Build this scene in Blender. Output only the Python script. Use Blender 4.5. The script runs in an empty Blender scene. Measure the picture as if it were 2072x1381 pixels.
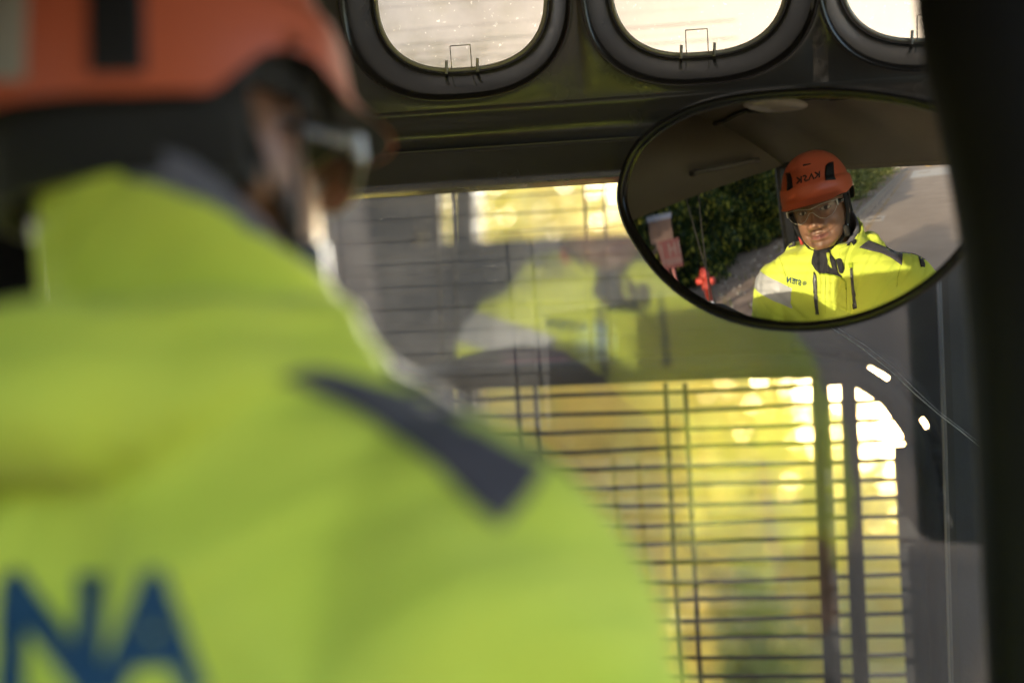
import bpy, bmesh, math, random
import numpy as np
from mathutils import Vector, Matrix
from mathutils.bvhtree import BVHTree
R_ = math.radians
sc = bpy.context.scene
col = sc.collection
rng = np.random.default_rng(7)

# ------------------------------------------------------------------ camera
EYE = np.array([0.0, 0.0, 1.75])            # camera position; layout below is measured from it
PITCH, ROLL, FPX = R_(4.5), R_(2.3), 2878.0
fwd = np.array([0, math.cos(PITCH), math.sin(PITCH)])
r0 = np.array([1.0, 0, 0]); u0 = np.cross(r0, fwd)
right = math.cos(ROLL) * r0 - math.sin(ROLL) * u0
up = math.sin(ROLL) * r0 + math.cos(ROLL) * u0
cam = bpy.data.cameras.new('camera')
cam.lens, cam.sensor_width, cam.clip_start, cam.clip_end = 50.0, 36.0, 0.05, 2000.0
cam.dof.use_dof, cam.dof.focus_distance, cam.dof.aperture_fstop = True, 1.56, 1.8
co = bpy.data.objects.new('camera', cam); col.objects.link(co)
mw = Matrix.Identity(4)
for i in range(3):
    mw[i][0], mw[i][1], mw[i][2], mw[i][3] = right[i], up[i], -fwd[i], EYE[i]
co.matrix_world = mw
sc.camera = co

# ------------------------------------------------------------------ sky, sun, exposure
SUN_AZ, SUN_EL = R_(13.7), R_(12.4)
wd = bpy.data.worlds.new('World'); sc.world = wd; wd.use_nodes = True
wn = wd.node_tree.nodes
sk = wn.new('ShaderNodeTexSky'); sk.sky_type = 'NISHITA'; sk.sun_disc = False
sk.sun_elevation, sk.sun_rotation = SUN_EL, SUN_AZ
sk.air_density, sk.dust_density = 0.75, 1.4
sk.ozone_density = 0.3
wd.node_tree.links.new(sk.outputs[0], wn['Background'].inputs[0])
wn['Background'].inputs[1].default_value = 0.15
sl = bpy.data.lights.new('sun', 'SUN'); sl.energy, sl.angle, sl.color = 2.0, R_(0.5), (1.0, 0.93, 0.8)
so = bpy.data.objects.new('sun', sl); col.objects.link(so)
SUN = np.array([math.sin(SUN_AZ) * math.cos(SUN_EL), math.cos(SUN_AZ) * math.cos(SUN_EL), math.sin(SUN_EL)])
so.rotation_euler = Vector(SUN).to_track_quat('Z', 'Y').to_euler()
so.location = (2, 10, 8)
vs = sc.view_settings
vs.view_transform, vs.look, vs.exposure, vs.gamma = 'Standard', 'None', 2.42, 1.0
sc.cycles.use_denoising = True
sc.cycles.max_bounces = 10; sc.cycles.transparent_max_bounces = 24
sc.cycles.caustics_reflective = False; sc.cycles.caustics_refractive = False
sc.cycles.sample_clamp_indirect = 6.0

# ------------------------------------------------------------------ rays used for layout
def ray(px, py):
    return (px - 1036.0) / FPX * right - (py - 690.5) / FPX * up + fwd
def P(px, py, depth): return ray(px, py) * depth
def nrm(v): return np.asarray(v, float) / np.linalg.norm(v)
M_POLE = np.array([0.27403, 1.33692, 0.21920]); M_YAW, M_TILT, M_R = R_(30.28), R_(6.42), 0.92
M_N = np.array([-math.sin(M_YAW) * math.cos(M_TILT), -math.cos(M_YAW) * math.cos(M_TILT), -math.sin(M_TILT)])
M_U = nrm(np.cross([0, 0, 1.0], M_N))
if M_U[0] < 0: M_U = -M_U
M_V = np.cross(M_U, M_N); M_V = M_V if M_V[2] > 0 else -M_V
def mirror_hit(px, py):
    d = nrm(ray(px, py)); t = (M_POLE @ M_N) / (d @ M_N)
    for _ in range(50):
        rel = d * t - M_POLE; a, b, h = rel @ M_U, rel @ M_V, rel @ M_N
        t += (h + (a * a + b * b) / (2 * M_R)) / abs(d @ M_N) * 0.9
    N = nrm(M_N + M_U * a / M_R + M_V * b / M_R)
    return d * t, N, d - 2 * (d @ N) * N, (a, b)

# ------------------------------------------------------------------ mesh helpers
class MB:
    def __init__(s): s.v, s.f = [], []
    def add(s, v, f):
        o = len(s.v); s.v += [tuple(map(float, p)) for p in v]; s.f += [tuple(i + o for i in q) for q in f]; return s
    def box(s, c, half, ax=None):
        ax = np.eye(3) if ax is None else np.asarray(ax); c = np.asarray(c, float)
        v = [c + ax[0] * half[0] * x + ax[1] * half[1] * y + ax[2] * half[2] * z for x in (-1, 1) for y in (-1, 1) for z in (-1, 1)]
        return s.add(v, [(0, 1, 3, 2), (4, 6, 7, 5), (0, 4, 5, 1), (2, 3, 7, 6), (0, 2, 6, 4), (1, 5, 7, 3)])
    def tube(s, path, rad, n=12, flat=1.0, cap=True, axis=None):
        path = [np.asarray(p, float) for p in path]
        rad = [rad] * len(path) if np.isscalar(rad) else rad
        v, f = [], []; ref = None
        for i, p in enumerate(path):
            t = nrm(path[min(i + 1, len(path) - 1)] - path[max(i - 1, 0)])
            if axis is not None: a = nrm(np.asarray(axis) - t * (np.asarray(axis) @ t))
            elif ref is None:
                a = nrm(np.cross(t, [0, 0, 1.0] if abs(t[2]) < .9 else [1.0, 0, 0]))
            else: a = nrm(ref - t * (ref @ t))
            ref = a; b = np.cross(t, a)
            for k in range(n):
                w = 2 * math.pi * k / n
                v.append(p + rad[i] * (math.cos(w) * a + flat * math.sin(w) * b))
        for i in range(len(path) - 1):
            for k in range(n):
                k2 = (k + 1) % n; f.append((i * n + k, i * n + k2, (i + 1) * n + k2, (i + 1) * n + k))
        if cap: f += [tuple(range(n))[::-1], tuple((len(path) - 1) * n + k for k in range(n))]
        return s.add(v, f)
    def ring_loft(s, rings, closed=True, cap0=False, cap1=False):
        n = len(rings[0]); v = [p for r in rings for p in r]; f = []
        for i in range(len(rings) - 1):
            for k in range(n if closed else n - 1):
                k2 = (k + 1) % n; f.append((i * n + k, i * n + k2, (i + 1) * n + k2, (i + 1) * n + k))
        if cap0: f.append(tuple(range(n))[::-1])
        if cap1: f.append(tuple((len(rings) - 1) * n + k for k in range(n)))
        return s.add(v, f)
    def ball(s, c, r, nu=16, nv=10, ax=None):
        r = np.broadcast_to(np.asarray(r, float), (3,)); ax = np.eye(3) if ax is None else np.asarray(ax); c = np.asarray(c, float)
        rings = []
        for j in range(1, nv):
            ph = math.pi * j / nv
            rings.append([c + ax[0] * r[0] * math.sin(ph) * math.cos(2 * math.pi * k / nu) + ax[1] * r[1] * math.sin(ph) * math.sin(2 * math.pi * k / nu) + ax[2] * r[2] * math.cos(ph) for k in range(nu)])
        return s.ring_loft(rings, True, True, True)
    def mesh(s, name):
        me = bpy.data.meshes.new(name); me.from_pydata([tuple(p) for p in s.v], [], s.f); me.validate(); return me

def root_loc(p): return np.array(p['_at']) if p is not None and '_at' in p else (root_loc(p.parent) if p is not None and p.parent else np.zeros(3))
def link_mesh(name, me, mat, parent=None, smooth=True, at=None):
    o = bpy.data.objects.new(name, me); col.objects.link(o)
    for m in (mat if isinstance(mat, (list, tuple)) else [mat]): me.materials.append(m)
    if smooth: me.polygons.foreach_set('use_smooth', [True] * len(me.polygons))
    if parent is not None: o.parent = parent
    elif at is not None: o.location = at
    return o
def mk(name, mb, mat, parent=None, smooth=True, fix=True, at=None):
    """mb vertices are measured from the camera; shift to world, then to the thing's own base"""
    base = BASE.get(parent.name, np.zeros(3)) if parent is not None else (np.asarray(at, float) if at is not None else np.zeros(3))
    m2 = MB(); m2.v = [tuple(np.asarray(p) + EYE - base) for p in mb.v]; m2.f = mb.f
    me = m2.mesh(name)
    if fix:
        b = bmesh.new(); b.from_mesh(me); bmesh.ops.recalc_face_normals(b, faces=b.faces); b.to_mesh(me); b.free()
    o = link_mesh(name, me, mat, parent, smooth, at=tuple(base) if parent is None else None)
    BASE[o.name] = base
    return o
BASE = {}
def tag(o, label, cat, group=None, kind=None):
    o['label'] = label; o['category'] = cat
    if group: o['group'] = group
    if kind: o['kind'] = kind
    return o
def thing(name, at, label, cat, group=None):
    o = bpy.data.objects.new(name, None); col.objects.link(o); o.empty_display_size = .1
    w = np.asarray(at, float) + EYE; o.location = tuple(w); BASE[o.name] = w
    return tag(o, label, cat, group)
def bevel(o, w=.004, seg=2):
    m = o.modifiers.new('bevel', 'BEVEL'); m.width = w; m.segments = seg; m.limit_method = 'ANGLE'; m.angle_limit = R_(40); return o
def structure(o): o['kind'] = 'structure'; return o

# ------------------------------------------------------------------ materials
def mat(name, base=(.5, .5, .5), rough=.5, metal=0.0, spec=.5, coat=0.0):
    m = bpy.data.materials.new(name); m.use_nodes = True
    b = m.node_tree.nodes['Principled BSDF']
    b.inputs['Base Color'].default_value = (*base, 1); b.inputs['Roughness'].default_value = rough
    b.inputs['Metallic'].default_value = metal; b.inputs['Specular IOR Level'].default_value = spec
    b.inputs['Coat Weight'].default_value = coat
    return m
def N(m, t, **kw):
    n = m.node_tree.nodes.new(t)
    for k, v in kw.items(): setattr(n, k, v)
    return n
def L(m, a, b): m.node_tree.links.new(a, b)
def noise(m, scale, detail=4, rough=.55, coord='Object', stretch=None):
    tc = N(m, 'ShaderNodeTexCoord'); nz = N(m, 'ShaderNodeTexNoise')
    nz.inputs['Scale'].default_value = scale; nz.inputs['Detail'].default_value = detail; nz.inputs['Roughness'].default_value = rough
    if stretch:
        mp = N(m, 'ShaderNodeMapping'); mp.inputs['Scale'].default_value = stretch
        L(m, tc.outputs[coord], mp.inputs[0]); L(m, mp.outputs[0], nz.inputs['Vector'])
    else: L(m, tc.outputs[coord], nz.inputs['Vector'])
    return nz.outputs['Fac']
def ramp(m, fac, stops):
    r = N(m, 'ShaderNodeValToRGB'); e = r.color_ramp.elements
    while len(e) < len(stops): e.new(.5)
    for el, (p, c) in zip(e, stops): el.position = p; el.color = (*c, 1) if len(c) == 3 else c
    L(m, fac, r.inputs[0]); return r.outputs[0]
def varied(name, c1, c2, scale=8, rough=.6, bump=0.0, bscale=None, spec=.4, detail=5, stretch=None, coat=0, rr=None):
    m = mat(name, c1, rough, 0, spec, coat); b = m.node_tree.nodes['Principled BSDF']
    L(m, ramp(m, noise(m, scale, detail, stretch=stretch), [(.3, c1), (.7, c2)]), b.inputs['Base Color'])
    if rr: L(m, ramp(m, noise(m, scale * 2.3, 4), [(.3, (rr[0],) * 3), (.7, (rr[1],) * 3)]), b.inputs['Roughness'])
    if bump:
        bp = N(m, 'ShaderNodeBump'); bp.inputs['Strength'].default_value = bump; bp.inputs['Distance'].default_value = .01
        L(m, noise(m, bscale or scale * 6, 6), bp.inputs['Height']); L(m, bp.outputs[0], b.inputs['Normal'])
    return m

m_gloss = varied('dark_cab_moulding', (.050, .046, .039), (.070, .063, .053), 5, .24, .15, 9, .5, rr=(.15, .33))
m_dull = varied('dark_cab_steel', (.012, .012, .014), (.022, .021, .022), 6, .55, .1, 60)
m_black = varied('black_pillar_plastic', (.004, .004, .005), (.007, .007, .008), 9, .7, .05, 200, .2)
m_roof = varied('brown_grey_roof_lining', (.15, .13, .108), (.19, .166, .138), 3, .5, .12, 40, .4)
m_guard = varied('guard_steel', (.007, .008, .008), (.014, .015, .014), 20, .8, .05, 80, .12)
m_boom = varied('boom_steel', (.008, .009, .010), (.018, .018, .018), 8, .7, .1, 30, .2)
m_rubber = mat('black_rim_rubber', (.012, .012, .012), .25)

m_mirror = mat('mirror_silver', (.585, .55, .49), .008, 1.0)
L_ = m_mirror.node_tree.nodes['Principled BSDF']

L(m_mirror, ramp(m_mirror, noise(m_mirror, 26, 6, .65), [(.45, (.004,) * 3), (.8, (.06,) * 3)]), L_.inputs['Roughness'])
def glass_dirty(name, gloss, dust_lo, dust_hi, tint=(.96, .98, .95), haze=0.0, dustcol=(.75, .72, .66), dscale=60, speck=.25, grough=.025):
    m = bpy.data.materials.new(name); m.use_nodes = True; nt = m.node_tree; nt.nodes.clear()
    out = N(m, 'ShaderNodeOutputMaterial'); tr = N(m, 'ShaderNodeBsdfTransparent'); tr.inputs[0].default_value = (*tint, 1)
    gl = N(m, 'ShaderNodeBsdfGlossy'); gl.inputs['Roughness'].default_value = grough
    mx = N(m, 'ShaderNodeMixShader'); mx.inputs[0].default_value = gloss
    L(m, tr.outputs[0], mx.inputs[1]); L(m, gl.outputs[0], mx.inputs[2])
    tl = N(m, 'ShaderNodeBsdfTranslucent'); tl.inputs[0].default_value = (*dustcol, 1)
    df = N(m, 'ShaderNodeBsdfDiffuse'); df.inputs[0].default_value = (*dustcol, 1)
    dm = N(m, 'ShaderNodeMixShader'); dm.inputs[0].default_value = .4
    L(m, tl.outputs[0], dm.inputs[1]); L(m, df.outputs[0], dm.inputs[2])
    cloud = ramp(m, noise(m, 5, 6, .65), [(.3, (dust_lo,) * 3), (.72, (dust_hi,) * 3)])
    speck = ramp(m, noise(m, dscale * 9, 2, .5), [(.66, (0,) * 3), (.76, (speck,) * 3)])
    ad = N(m, 'ShaderNodeMath', operation='ADD'); L(m, cloud, ad.inputs[0]); L(m, speck, ad.inputs[1])
    fin = ad.outputs[0]
    if haze:
        a2 = N(m, 'ShaderNodeMath', operation='ADD'); a2.inputs[1].default_value = haze; a2.use_clamp = True
        L(m, fin, a2.inputs[0]); fin = a2.outputs[0]
    m2 = N(m, 'ShaderNodeMixShader'); L(m, fin, m2.inputs[0]); L(m, mx.outputs[0], m2.inputs[1]); L(m, dm.outputs[0], m2.inputs[2])
    L(m, m2.outputs[0], out.inputs[0])
    return m
m_screen = glass_dirty('dusty_windscreen_glass', .22, .004, .06, dscale=45, speck=.10, grough=.055)
m_pane = glass_dirty('scratched_roof_pane', .03, .0, .14, tint=(.045, .044, .044), haze=.05, dscale=22)

def fabric(name, c, c2, rough=.75, bump=.25, sc_=900, spec=.25):
    m = mat(name, c, rough, 0, spec); b = m.node_tree.nodes['Principled BSDF']
    L(m, ramp(m, noise(m, 14, 4), [(.3, c), (.75, c2)]), b.inputs['Base Color'])
    bp = N(m, 'ShaderNodeBump'); bp.inputs['Strength'].default_value = bump; bp.inputs['Distance'].default_value = .003
    n1 = noise(m, 38, 5); n2 = noise(m, sc_, 2)
    ad = N(m, 'ShaderNodeMath', operation='MULTIPLY_ADD'); ad.inputs[1].default_value = .12
    L(m, n2, ad.inputs[0]); L(m, n1, ad.inputs[2])
    L(m, ad.outputs[0], bp.inputs['Height']); L(m, bp.outputs[0], b.inputs['Normal'])
    b.inputs['Sheen Weight'].default_value = .12
    return m
m_hivis = fabric('hi_vis_yellow_fabric', (.66, .76, .08), (.72, .80, .10))
m_black_f = fabric('black_fabric', (.016, .016, .019), (.03, .029, .034))
m_charcoal = fabric('charcoal_shoulder_fabric', (.075, .067, .08), (.095, .085, .098))
m_silver = fabric('reflective_silver_tape', (.42, .42, .41), (.5, .49, .48), .35, .1)
m_greytape = fabric('grey_reflective_tape', (.17, .165, .17), (.2, .195, .2), .4, .1)
m_lining = fabric('grey_collar_lining', (.13, .125, .15), (.18, .17, .2))
m_print = mat('blue_print', (.004, .055, .12), .6)
m_zip = varied('zip_teeth', (.02, .02, .02), (.09, .085, .08), 260, .35, 0)
m_helmet = varied('orange_helmet_shell', (.66, .148, .07), (.62, .138, .064), 4, .32, .02, 300, .5, coat=.15)
m_helblack = mat('black_vent', (.008, .008, .009), .5)
m_hellogo = mat('dark_helmet_print', (.03, .015, .012), .45)
m_helwhite = mat('pale_helmet_label', (.42, .40, .33), .5)
m_strap = fabric('black_webbing', (.015, .015, .016), (.025, .025, .026))
m_red = mat('red_plastic', (.5, .03, .02), .4)
m_clear = bpy.data.materials.new('clear_lens'); m_clear.use_nodes = True
_n = m_clear.node_tree.nodes; _n.clear(); _o = N(m_clear, 'ShaderNodeOutputMaterial'); _t = N(m_clear, 'ShaderNodeBsdfTransparent'); _g = N(m_clear, 'ShaderNodeBsdfGlossy')
_t.inputs[0].default_value = (.93, .93, .9, 1); _g.inputs['Roughness'].default_value = .03
_m = N(m_clear, 'ShaderNodeMixShader'); _fr = N(m_clear, 'ShaderNodeFresnel'); _fr.inputs[0].default_value = 1.4
L(m_clear, _fr.outputs[0], _m.inputs[0]); L(m_clear, _t.outputs[0], _m.inputs[1]); L(m_clear, _g.outputs[0], _m.inputs[2]); L(m_clear, _m.outputs[0], _o.inputs[0])
m_edge = mat('clear_plastic_edge', (.55, .52, .46), .15, 0, .8)

def leaf_mat(name, cols, trans=.5, rough=.5):
    m = bpy.data.materials.new(name); m.use_nodes = True; nt = m.node_tree; nt.nodes.clear()
    out = N(m, 'ShaderNodeOutputMaterial'); gi = N(m, 'ShaderNodeNewGeometry')
    c = ramp(m, gi.outputs['Random Per Island'], [(i / (len(cols) - 1), q) for i, q in enumerate(cols)])
    d = N(m, 'ShaderNodeBsdfPrincipled'); d.inputs['Roughness'].default_value = rough; d.inputs['Specular IOR Level'].default_value = .3
    t = N(m, 'ShaderNodeBsdfTranslucent'); L(m, c, d.inputs['Base Color']); L(m, c, t.inputs[0])
    x = N(m, 'ShaderNodeMixShader'); x.inputs[0].default_value = trans
    L(m, d.outputs[0], x.inputs[1]); L(m, t.outputs[0], x.inputs[2]); L(m, x.outputs[0], out.inputs[0])
    return m
m_yleaf = leaf_mat('yellow_autumn_leaves', [(.76, .69, .24), (.84, .78, .31), (.79, .76, .31), (.74, .63, .22)], .72)
m_oleaf = leaf_mat('orange_autumn_leaves', [(.78, .66, .24), (.82, .72, .30), (.78, .63, .24), (.80, .72, .29)], .72)
m_gleaf = leaf_mat('green_shrub_leaves', [(.2, .25, .05), (.28, .32, .06), (.34, .36, .07)], .6)
m_hleaf = leaf_mat('hedge_leaves_lit_dark', [(.012, .026, .006), (.018, .04, .008), (.026, .052, .01), (.40, .38, .05)], .45)  # yellow-green hedge; sunlit leaves and dark gaps put into these colours
m_bleaf = leaf_mat('roadside_bush_leaves', [(.06, .085, .02), (.1, .13, .035), (.15, .17, .05), (.2, .2, .07)], .3)
m_bark = varied('bark', (.03, .024, .018), (.07, .055, .04), 20, .9, .5, 60)

EZ0 = np.array([0, 0, 1.0])
# ------------------------------------------------------------------ sloping ground behind and around the vehicle
PHI, SLOPE, HGT = R_(28.6), R_(3.0), 1.75
GD = np.array([-math.sin(PHI), -math.cos(PHI), 0]); GL = np.array([-math.cos(PHI), math.sin(PHI), 0])
GT = nrm(GD + np.array([0, 0, math.tan(SLOPE)])); GN = np.array([0, 0, 1.0]) - math.tan(SLOPE) * GD; GN = nrm(GN)
def G(t, lat, h=0.0):
    return GD * t + GL * lat + np.array([0, 0, -HGT + math.tan(SLOPE) * t + h])
GAX = [nrm(GT), GL, GN]
def at_px(px, py, d):
    p, _, q, _ = mirror_hit(px, py); p = p + q * d; t, la = p @ GD, p @ GL; return t, la, p[2] - G(t, la)[2]
def sheet(name, t0, t1, l0, l1, h, m, nt=2, nl=2):
    b = MB(); v = [G(t0 + (t1 - t0) * i / (nt - 1), l0 + (l1 - l0) * j / (nl - 1), h) for i in range(nt) for j in range(nl)]
    f = [(i * nl + j, i * nl + j + 1, (i + 1) * nl + j + 1, (i + 1) * nl + j) for i in range(nt - 1) for j in range(nl - 1)]
    return structure(mk(name, b.add(v, f), m, smooth=False))
m_soil = varied('brown_soil', (.15, .105, .075), (.30, .22, .165), 3.2, .95, .9, 14, .1, 8)
m_grassy = varied('rough_grass_ground', (.08, .075, .03), (.16, .14, .06), 1.5, .95, .6, 12, .1, 8)
m_asph = varied('grey_brown_asphalt', (.215, .162, .115), (.275, .212, .155), .9, .9, .25, 40, .2, 10)
m_conc = varied('pale_concrete', (.30, .27, .225), (.37, .335, .285), 1.4, .9, .15, 40, .2, 8)
m_kerb = varied('kerb_stone', (.20, .165, .13), (.29, .24, .19), 5, .9, .3, 30, .2)
sheet('ground', -300, 500, -300, 300, 0, m_grassy)
sheet('road', -8, 160, -4.2, 2.86, .006, m_asph)
sheet('verge', -8, 120, 2.98, 9, .006, m_soil)
sheet('road_patch', 30.5, 44, -4.2, 1.65, .011, m_conc)
sheet('road_patch', 10.7, 11.75, 1.78, 2.45, .011, m_conc)
kb = MB(); kb.box(G(76, 2.92, .06), (84, .06, .06), GAX); structure(mk('kerb', kb, m_kerb, smooth=False))
m_line = bpy.data.materials.new('worn_yellow_paint'); m_line.use_nodes = True
_b = m_line.node_tree.nodes['Principled BSDF']; _b.inputs['Base Color'].default_value = (.36, .22, .075, 1); _b.inputs['Roughness'].default_value = .9
L(m_line, ramp(m_line, noise(m_line, 2.2, 8, .75), [(.47, (0, 0, 0)), (.53, (.85, .85, .85))]), _b.inputs['Alpha'])
sheet('road_marking', 4, 100, 2.06, 2.2, .016, m_line)
ck = MB()
for seg in range(60):
    t = 3 + seg * .9; a = .02 * math.sin(seg * 2.1); ck.box(G(t, 2.48 + a, .012), (.46, .012, .0015), GAX)
structure(mk('road_joint', ck, mat('joint_tar', (.03, .028, .025), .9), smooth=False))
# grates
def grate(t, lat, lt, ll, label):
    r = thing('drain_grate', G(t, lat, .012), label, 'drain grate', 'drain grates in the road')
    fr = MB()
    for s in (-1, 1):
        fr.box(G(t + s * lt, lat, .02), (.02, ll + .02, .008), GAX); fr.box(G(t, lat + s * ll, .02), (lt, .02, .008), GAX)
    mk('frame', fr, m_kerb, r, False)
    sl_ = MB(); n = max(5, int(ll * 2 / .07))
    for i in range(n): sl_.box(G(t, lat - ll + .03 + i * (2 * ll - .06) / (n - 1), .018), (lt - .02, .014, .005), GAX)
    mk('slat', sl_, mat('grate_iron', (.03, .028, .025), .6), r, False)
    pt = MB(); pt.box(G(t, lat, .013), (lt, ll, .001), GAX); mk('pit', pt, mat('grate_pit', (.006, .006, .006), .9), r, False)
grate(11.2, 2.12, .22, .24, 'small square iron drain grate beside the worn yellow line near the kerb')
grate(37.4, .4, .5, .55, 'long dark drain grate in the pale concrete strip across the road')

# ------------------------------------------------------------------ foliage
def leaves(centers, size, jitter=.4, face=None):
    n = len(centers); c = np.asarray(centers)
    a = rng.normal(size=(n, 3))
    if face is not None: a -= np.asarray(face) * (a @ np.asarray(face))[:, None] * .75
    a /= np.linalg.norm(a, axis=1)[:, None]
    b = rng.normal(size=(n, 3))
    if face is not None: b -= np.asarray(face) * (b @ np.asarray(face))[:, None] * .75
    b -= a * (a * b).sum(1)[:, None]; b /= np.linalg.norm(b, axis=1)[:, None]
    s = size * (1 + jitter * rng.uniform(-1, 1, n))[:, None]
    nn = np.cross(a, b)
    v = np.stack([c - a * s * .6, c + b * s * .33 + nn * s * .06, c + a * s * .6, c - b * s * .33 + nn * s * .06], 1).reshape(-1, 3)
    m = MB(); m.v = v.tolist(); m.f = [(4 * i, 4 * i + 1, 4 * i + 2, 4 * i + 3) for i in range(n)]
    return m
def crown_pts(c, r, n, clumps=24, spread=.42):
    cs = rng.normal(size=(clumps, 3)); cs /= np.linalg.norm(cs, axis=1)[:, None]
    cs *= rng.uniform(.25, .8, clumps)[:, None]
    k = rng.integers(0, clumps, n)
    p = cs[k] + rng.normal(size=(n, 3)) * spread * rng.uniform(.4, 1.0, clumps)[k][:, None] * .75
    m = n * 55 // 100      # a part of the leaves fills the crown evenly
    i = np.arange(m); rad = np.sqrt((i + .5) / m) * 1.02; an = i * 2.39996
    p[:m, 0] = rad * np.cos(an) + rng.normal(size=m) * .03; p[:m, 2] = rad * np.sin(an) + rng.normal(size=m) * .03; p[:m, 1] = rng.uniform(-.9, .9, m)
    return np.asarray(c) + p * np.asarray(r)
def tree(name, base, h, r, lm, n, leaf, label, cat='tree', group=None, clumps=26, trunk=.09, zc=.6, face=None, spread=.42):
    base = np.asarray(base, float)
    t = thing(name, base, label, cat, group)
    b = MB(); top = base + [0, 0, h * .8]
    b.tube([base - [0, 0, .05], base + [.03, 0, h * .3], base + [-.04, .02, h * .55], top], [trunk, trunk * .8, trunk * .5, trunk * .15], 10)
    for i in range(7):
        a = rng.uniform(0, 6.28); z = h * rng.uniform(.25, .65); d = np.array([math.cos(a), math.sin(a), .8])
        b.tube([base + [0, 0, z], base + [0, 0, z] + d * r[0] * .35, base + [0, 0, z + .1] + d * r[0] * .65], [trunk * .45, trunk * .25, trunk * .08], 6)
    mk('trunk', b, m_bark, t)
    mk('crown', leaves(crown_pts(base + [0, 0, h * zc], r, n, clumps, spread), leaf, .4, face), lm, t, False, False)
    return t
def gz(x, y):   # ground height under a point (from camera)
    t = GD @ np.array([x, y, 0]); return -HGT + math.tan(SLOPE) * t
def spot(px, Y):
    d = ray(px, 700); d = d * (Y / d[1]); return np.array([d[0], Y, gz(d[0], Y)])
YG = 'yellow autumn trees ahead of the windscreen'
tree('autumn_tree', spot(560, 9.5), 3.2, (1.2, .4, 1.7), m_yleaf, 9000, .065, 'yellow autumn tree hidden mostly behind the person and the dark boom', group=YG, clumps=90, face=(0, 1, 0), spread=.5)
tree('autumn_tree', spot(930, 9.0), 4.1, (1.1, .35, 2.2), m_yleaf, 11000, .065, 'tall yellow autumn tree behind the dark boom left of the mirror', group=YG, clumps=90, face=(0, 1, 0), spread=.5)
tree('autumn_tree', spot(1105, 9.9), 4.3, (1.0, .35, 2.2), m_yleaf, 13000, .065, 'yellow autumn tree farthest back, filling the upper guard left of the mirror', group=YG, clumps=90, face=(0, 1, 0), spread=.5)
tree('autumn_tree', spot(1250, 8.6), 3.3, (.95, .35, 1.9), m_oleaf, 7000, .065, 'orange tinged autumn tree behind the lower guard bars beside the shoulder', group=YG, clumps=90, face=(0, 1, 0), spread=.5)
tree('autumn_tree', spot(1500, 8.2), 2.6, (.85, .35, 1.45), m_yleaf, 8500, .06, 'low yellow tree behind the guard bars under the mirror', group=YG, clumps=90, face=(0, 1, 0), spread=.5)
tree('autumn_shrub', spot(1700, 7.8), 1.8, (.8, .35, 1.1), m_yleaf, 7500, .06, 'yellow shrub behind the two thick guard posts', 'shrub', 'yellow shrubs low behind the guard', 60, .05, .5, (0, 1, 0), .5)
tree('autumn_shrub', spot(1930, 8.0), 1.5, (.85, .35, .95), m_yleaf, 7500, .06, 'yellow shrub behind the guard corner at the right', 'shrub', 'yellow shrubs low behind the guard', 60, .05, .5, (0, 1, 0), .5)
tree('green_shrub', spot(1505, 6.6), 1.45, (.2, .2, .7), m_gleaf, 800, .07, 'narrow dark green shrub standing before the yellow trees', 'shrub', None, 14, .04, .55)
n_ = 9000; X_ = rng.uniform(-30, 9.5, n_); Y_ = rng.uniform(52, 60, n_)
top_ = 9.2 + 1.2 * np.sin(X_ * .5) + .8 * np.sin(X_ * 1.3) - np.clip((X_ - 3) * .9, 0, 7); Z_ = rng.uniform(0, 1, n_) ** .8 * top_
o = mk('distant_wood', leaves([np.array([x, y, gz(x, y) + z]) for x, y, z in zip(X_, Y_, Z_)], .95, .4, (0, 1, 0)), m_yleaf, smooth=False, fix=False); tag(o, 'far yellow wood seen as one blurred mass through the guard', 'wood', kind='stuff')
# hedge and bushes reflected in the mirror
def hedge():
    t = thing('hedge', G(3, 6.2), 'tall dark hedge with yellow leaf tips coloured as sunlit along the dirt verge', 'hedge')
    n = 52000; tt = rng.uniform(.7, 15, n); hh = rng.uniform(0, 1, n) ** .9 * 4.2
    wob = .35 * np.sin(tt * 1.9) + .25 * np.sin(tt * 4.3 + hh * 3) + .18 * np.sin(hh * 7 + tt)
    ll = 5.3 + wob * .8 + rng.exponential(.28, n)
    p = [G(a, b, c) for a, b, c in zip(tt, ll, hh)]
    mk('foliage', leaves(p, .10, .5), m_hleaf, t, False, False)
    c = MB(); rings = []
    for i in range(23):
        a = .6 + i * .67; w = .2 * math.sin(a * 1.9)
        rings.append([G(a, 5.75 + w, -.05), G(a, 5.85 + w, 3.0), G(a, 6.2 + w, 3.9), G(a, 7.2, 3.7), G(a, 7.4, -.05)])
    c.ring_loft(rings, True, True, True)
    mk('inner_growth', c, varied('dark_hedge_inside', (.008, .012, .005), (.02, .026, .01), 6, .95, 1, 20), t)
hedge()
BG = 'green bushes along the kerb behind the vehicle'
BL = ['low green bush closest behind the person on the verge', 'round green bush just past the person on the verge', 'second green bush along the kerb from the person', 'middle grey green bush along the kerb', 'small green bush on the verge before the far end', 'bush at the far end of the kerb next to the fence']
for i, (t_, la, h_, r_) in enumerate([(10.5, 4.55, 1.7, 1.1), (13.5, 4.6, 2.2, 1.35), (18.5, 4.5, 2.3, 1.35), (24, 4.8, 2.4, 1.6), (31, 4.9, 2.6, 1.8), (42, 5.2, 2.9, 2.4)]):
    tree('roadside_bush', G(t_, la), h_, (r_ * .9, r_ * .9, h_ * .6), m_bleaf, 5200, .13 + .01 * i, BL[i], 'bush', BG, 22, .05, .48)
tuft = MB()
for i in range(260):
    a, b_ = rng.uniform(-1, 30), rng.uniform(3.05, 4.6); q = G(a, b_)
    for k in range(5):
        d = rng.normal(size=3) * .05; w = rng.normal(size=3) * .006
        tuft.add([q + d * .3 - w, q + d * .3 + w, q + d + [0, 0, rng.uniform(.06, .2)]], [(0, 1, 2)])
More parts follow.
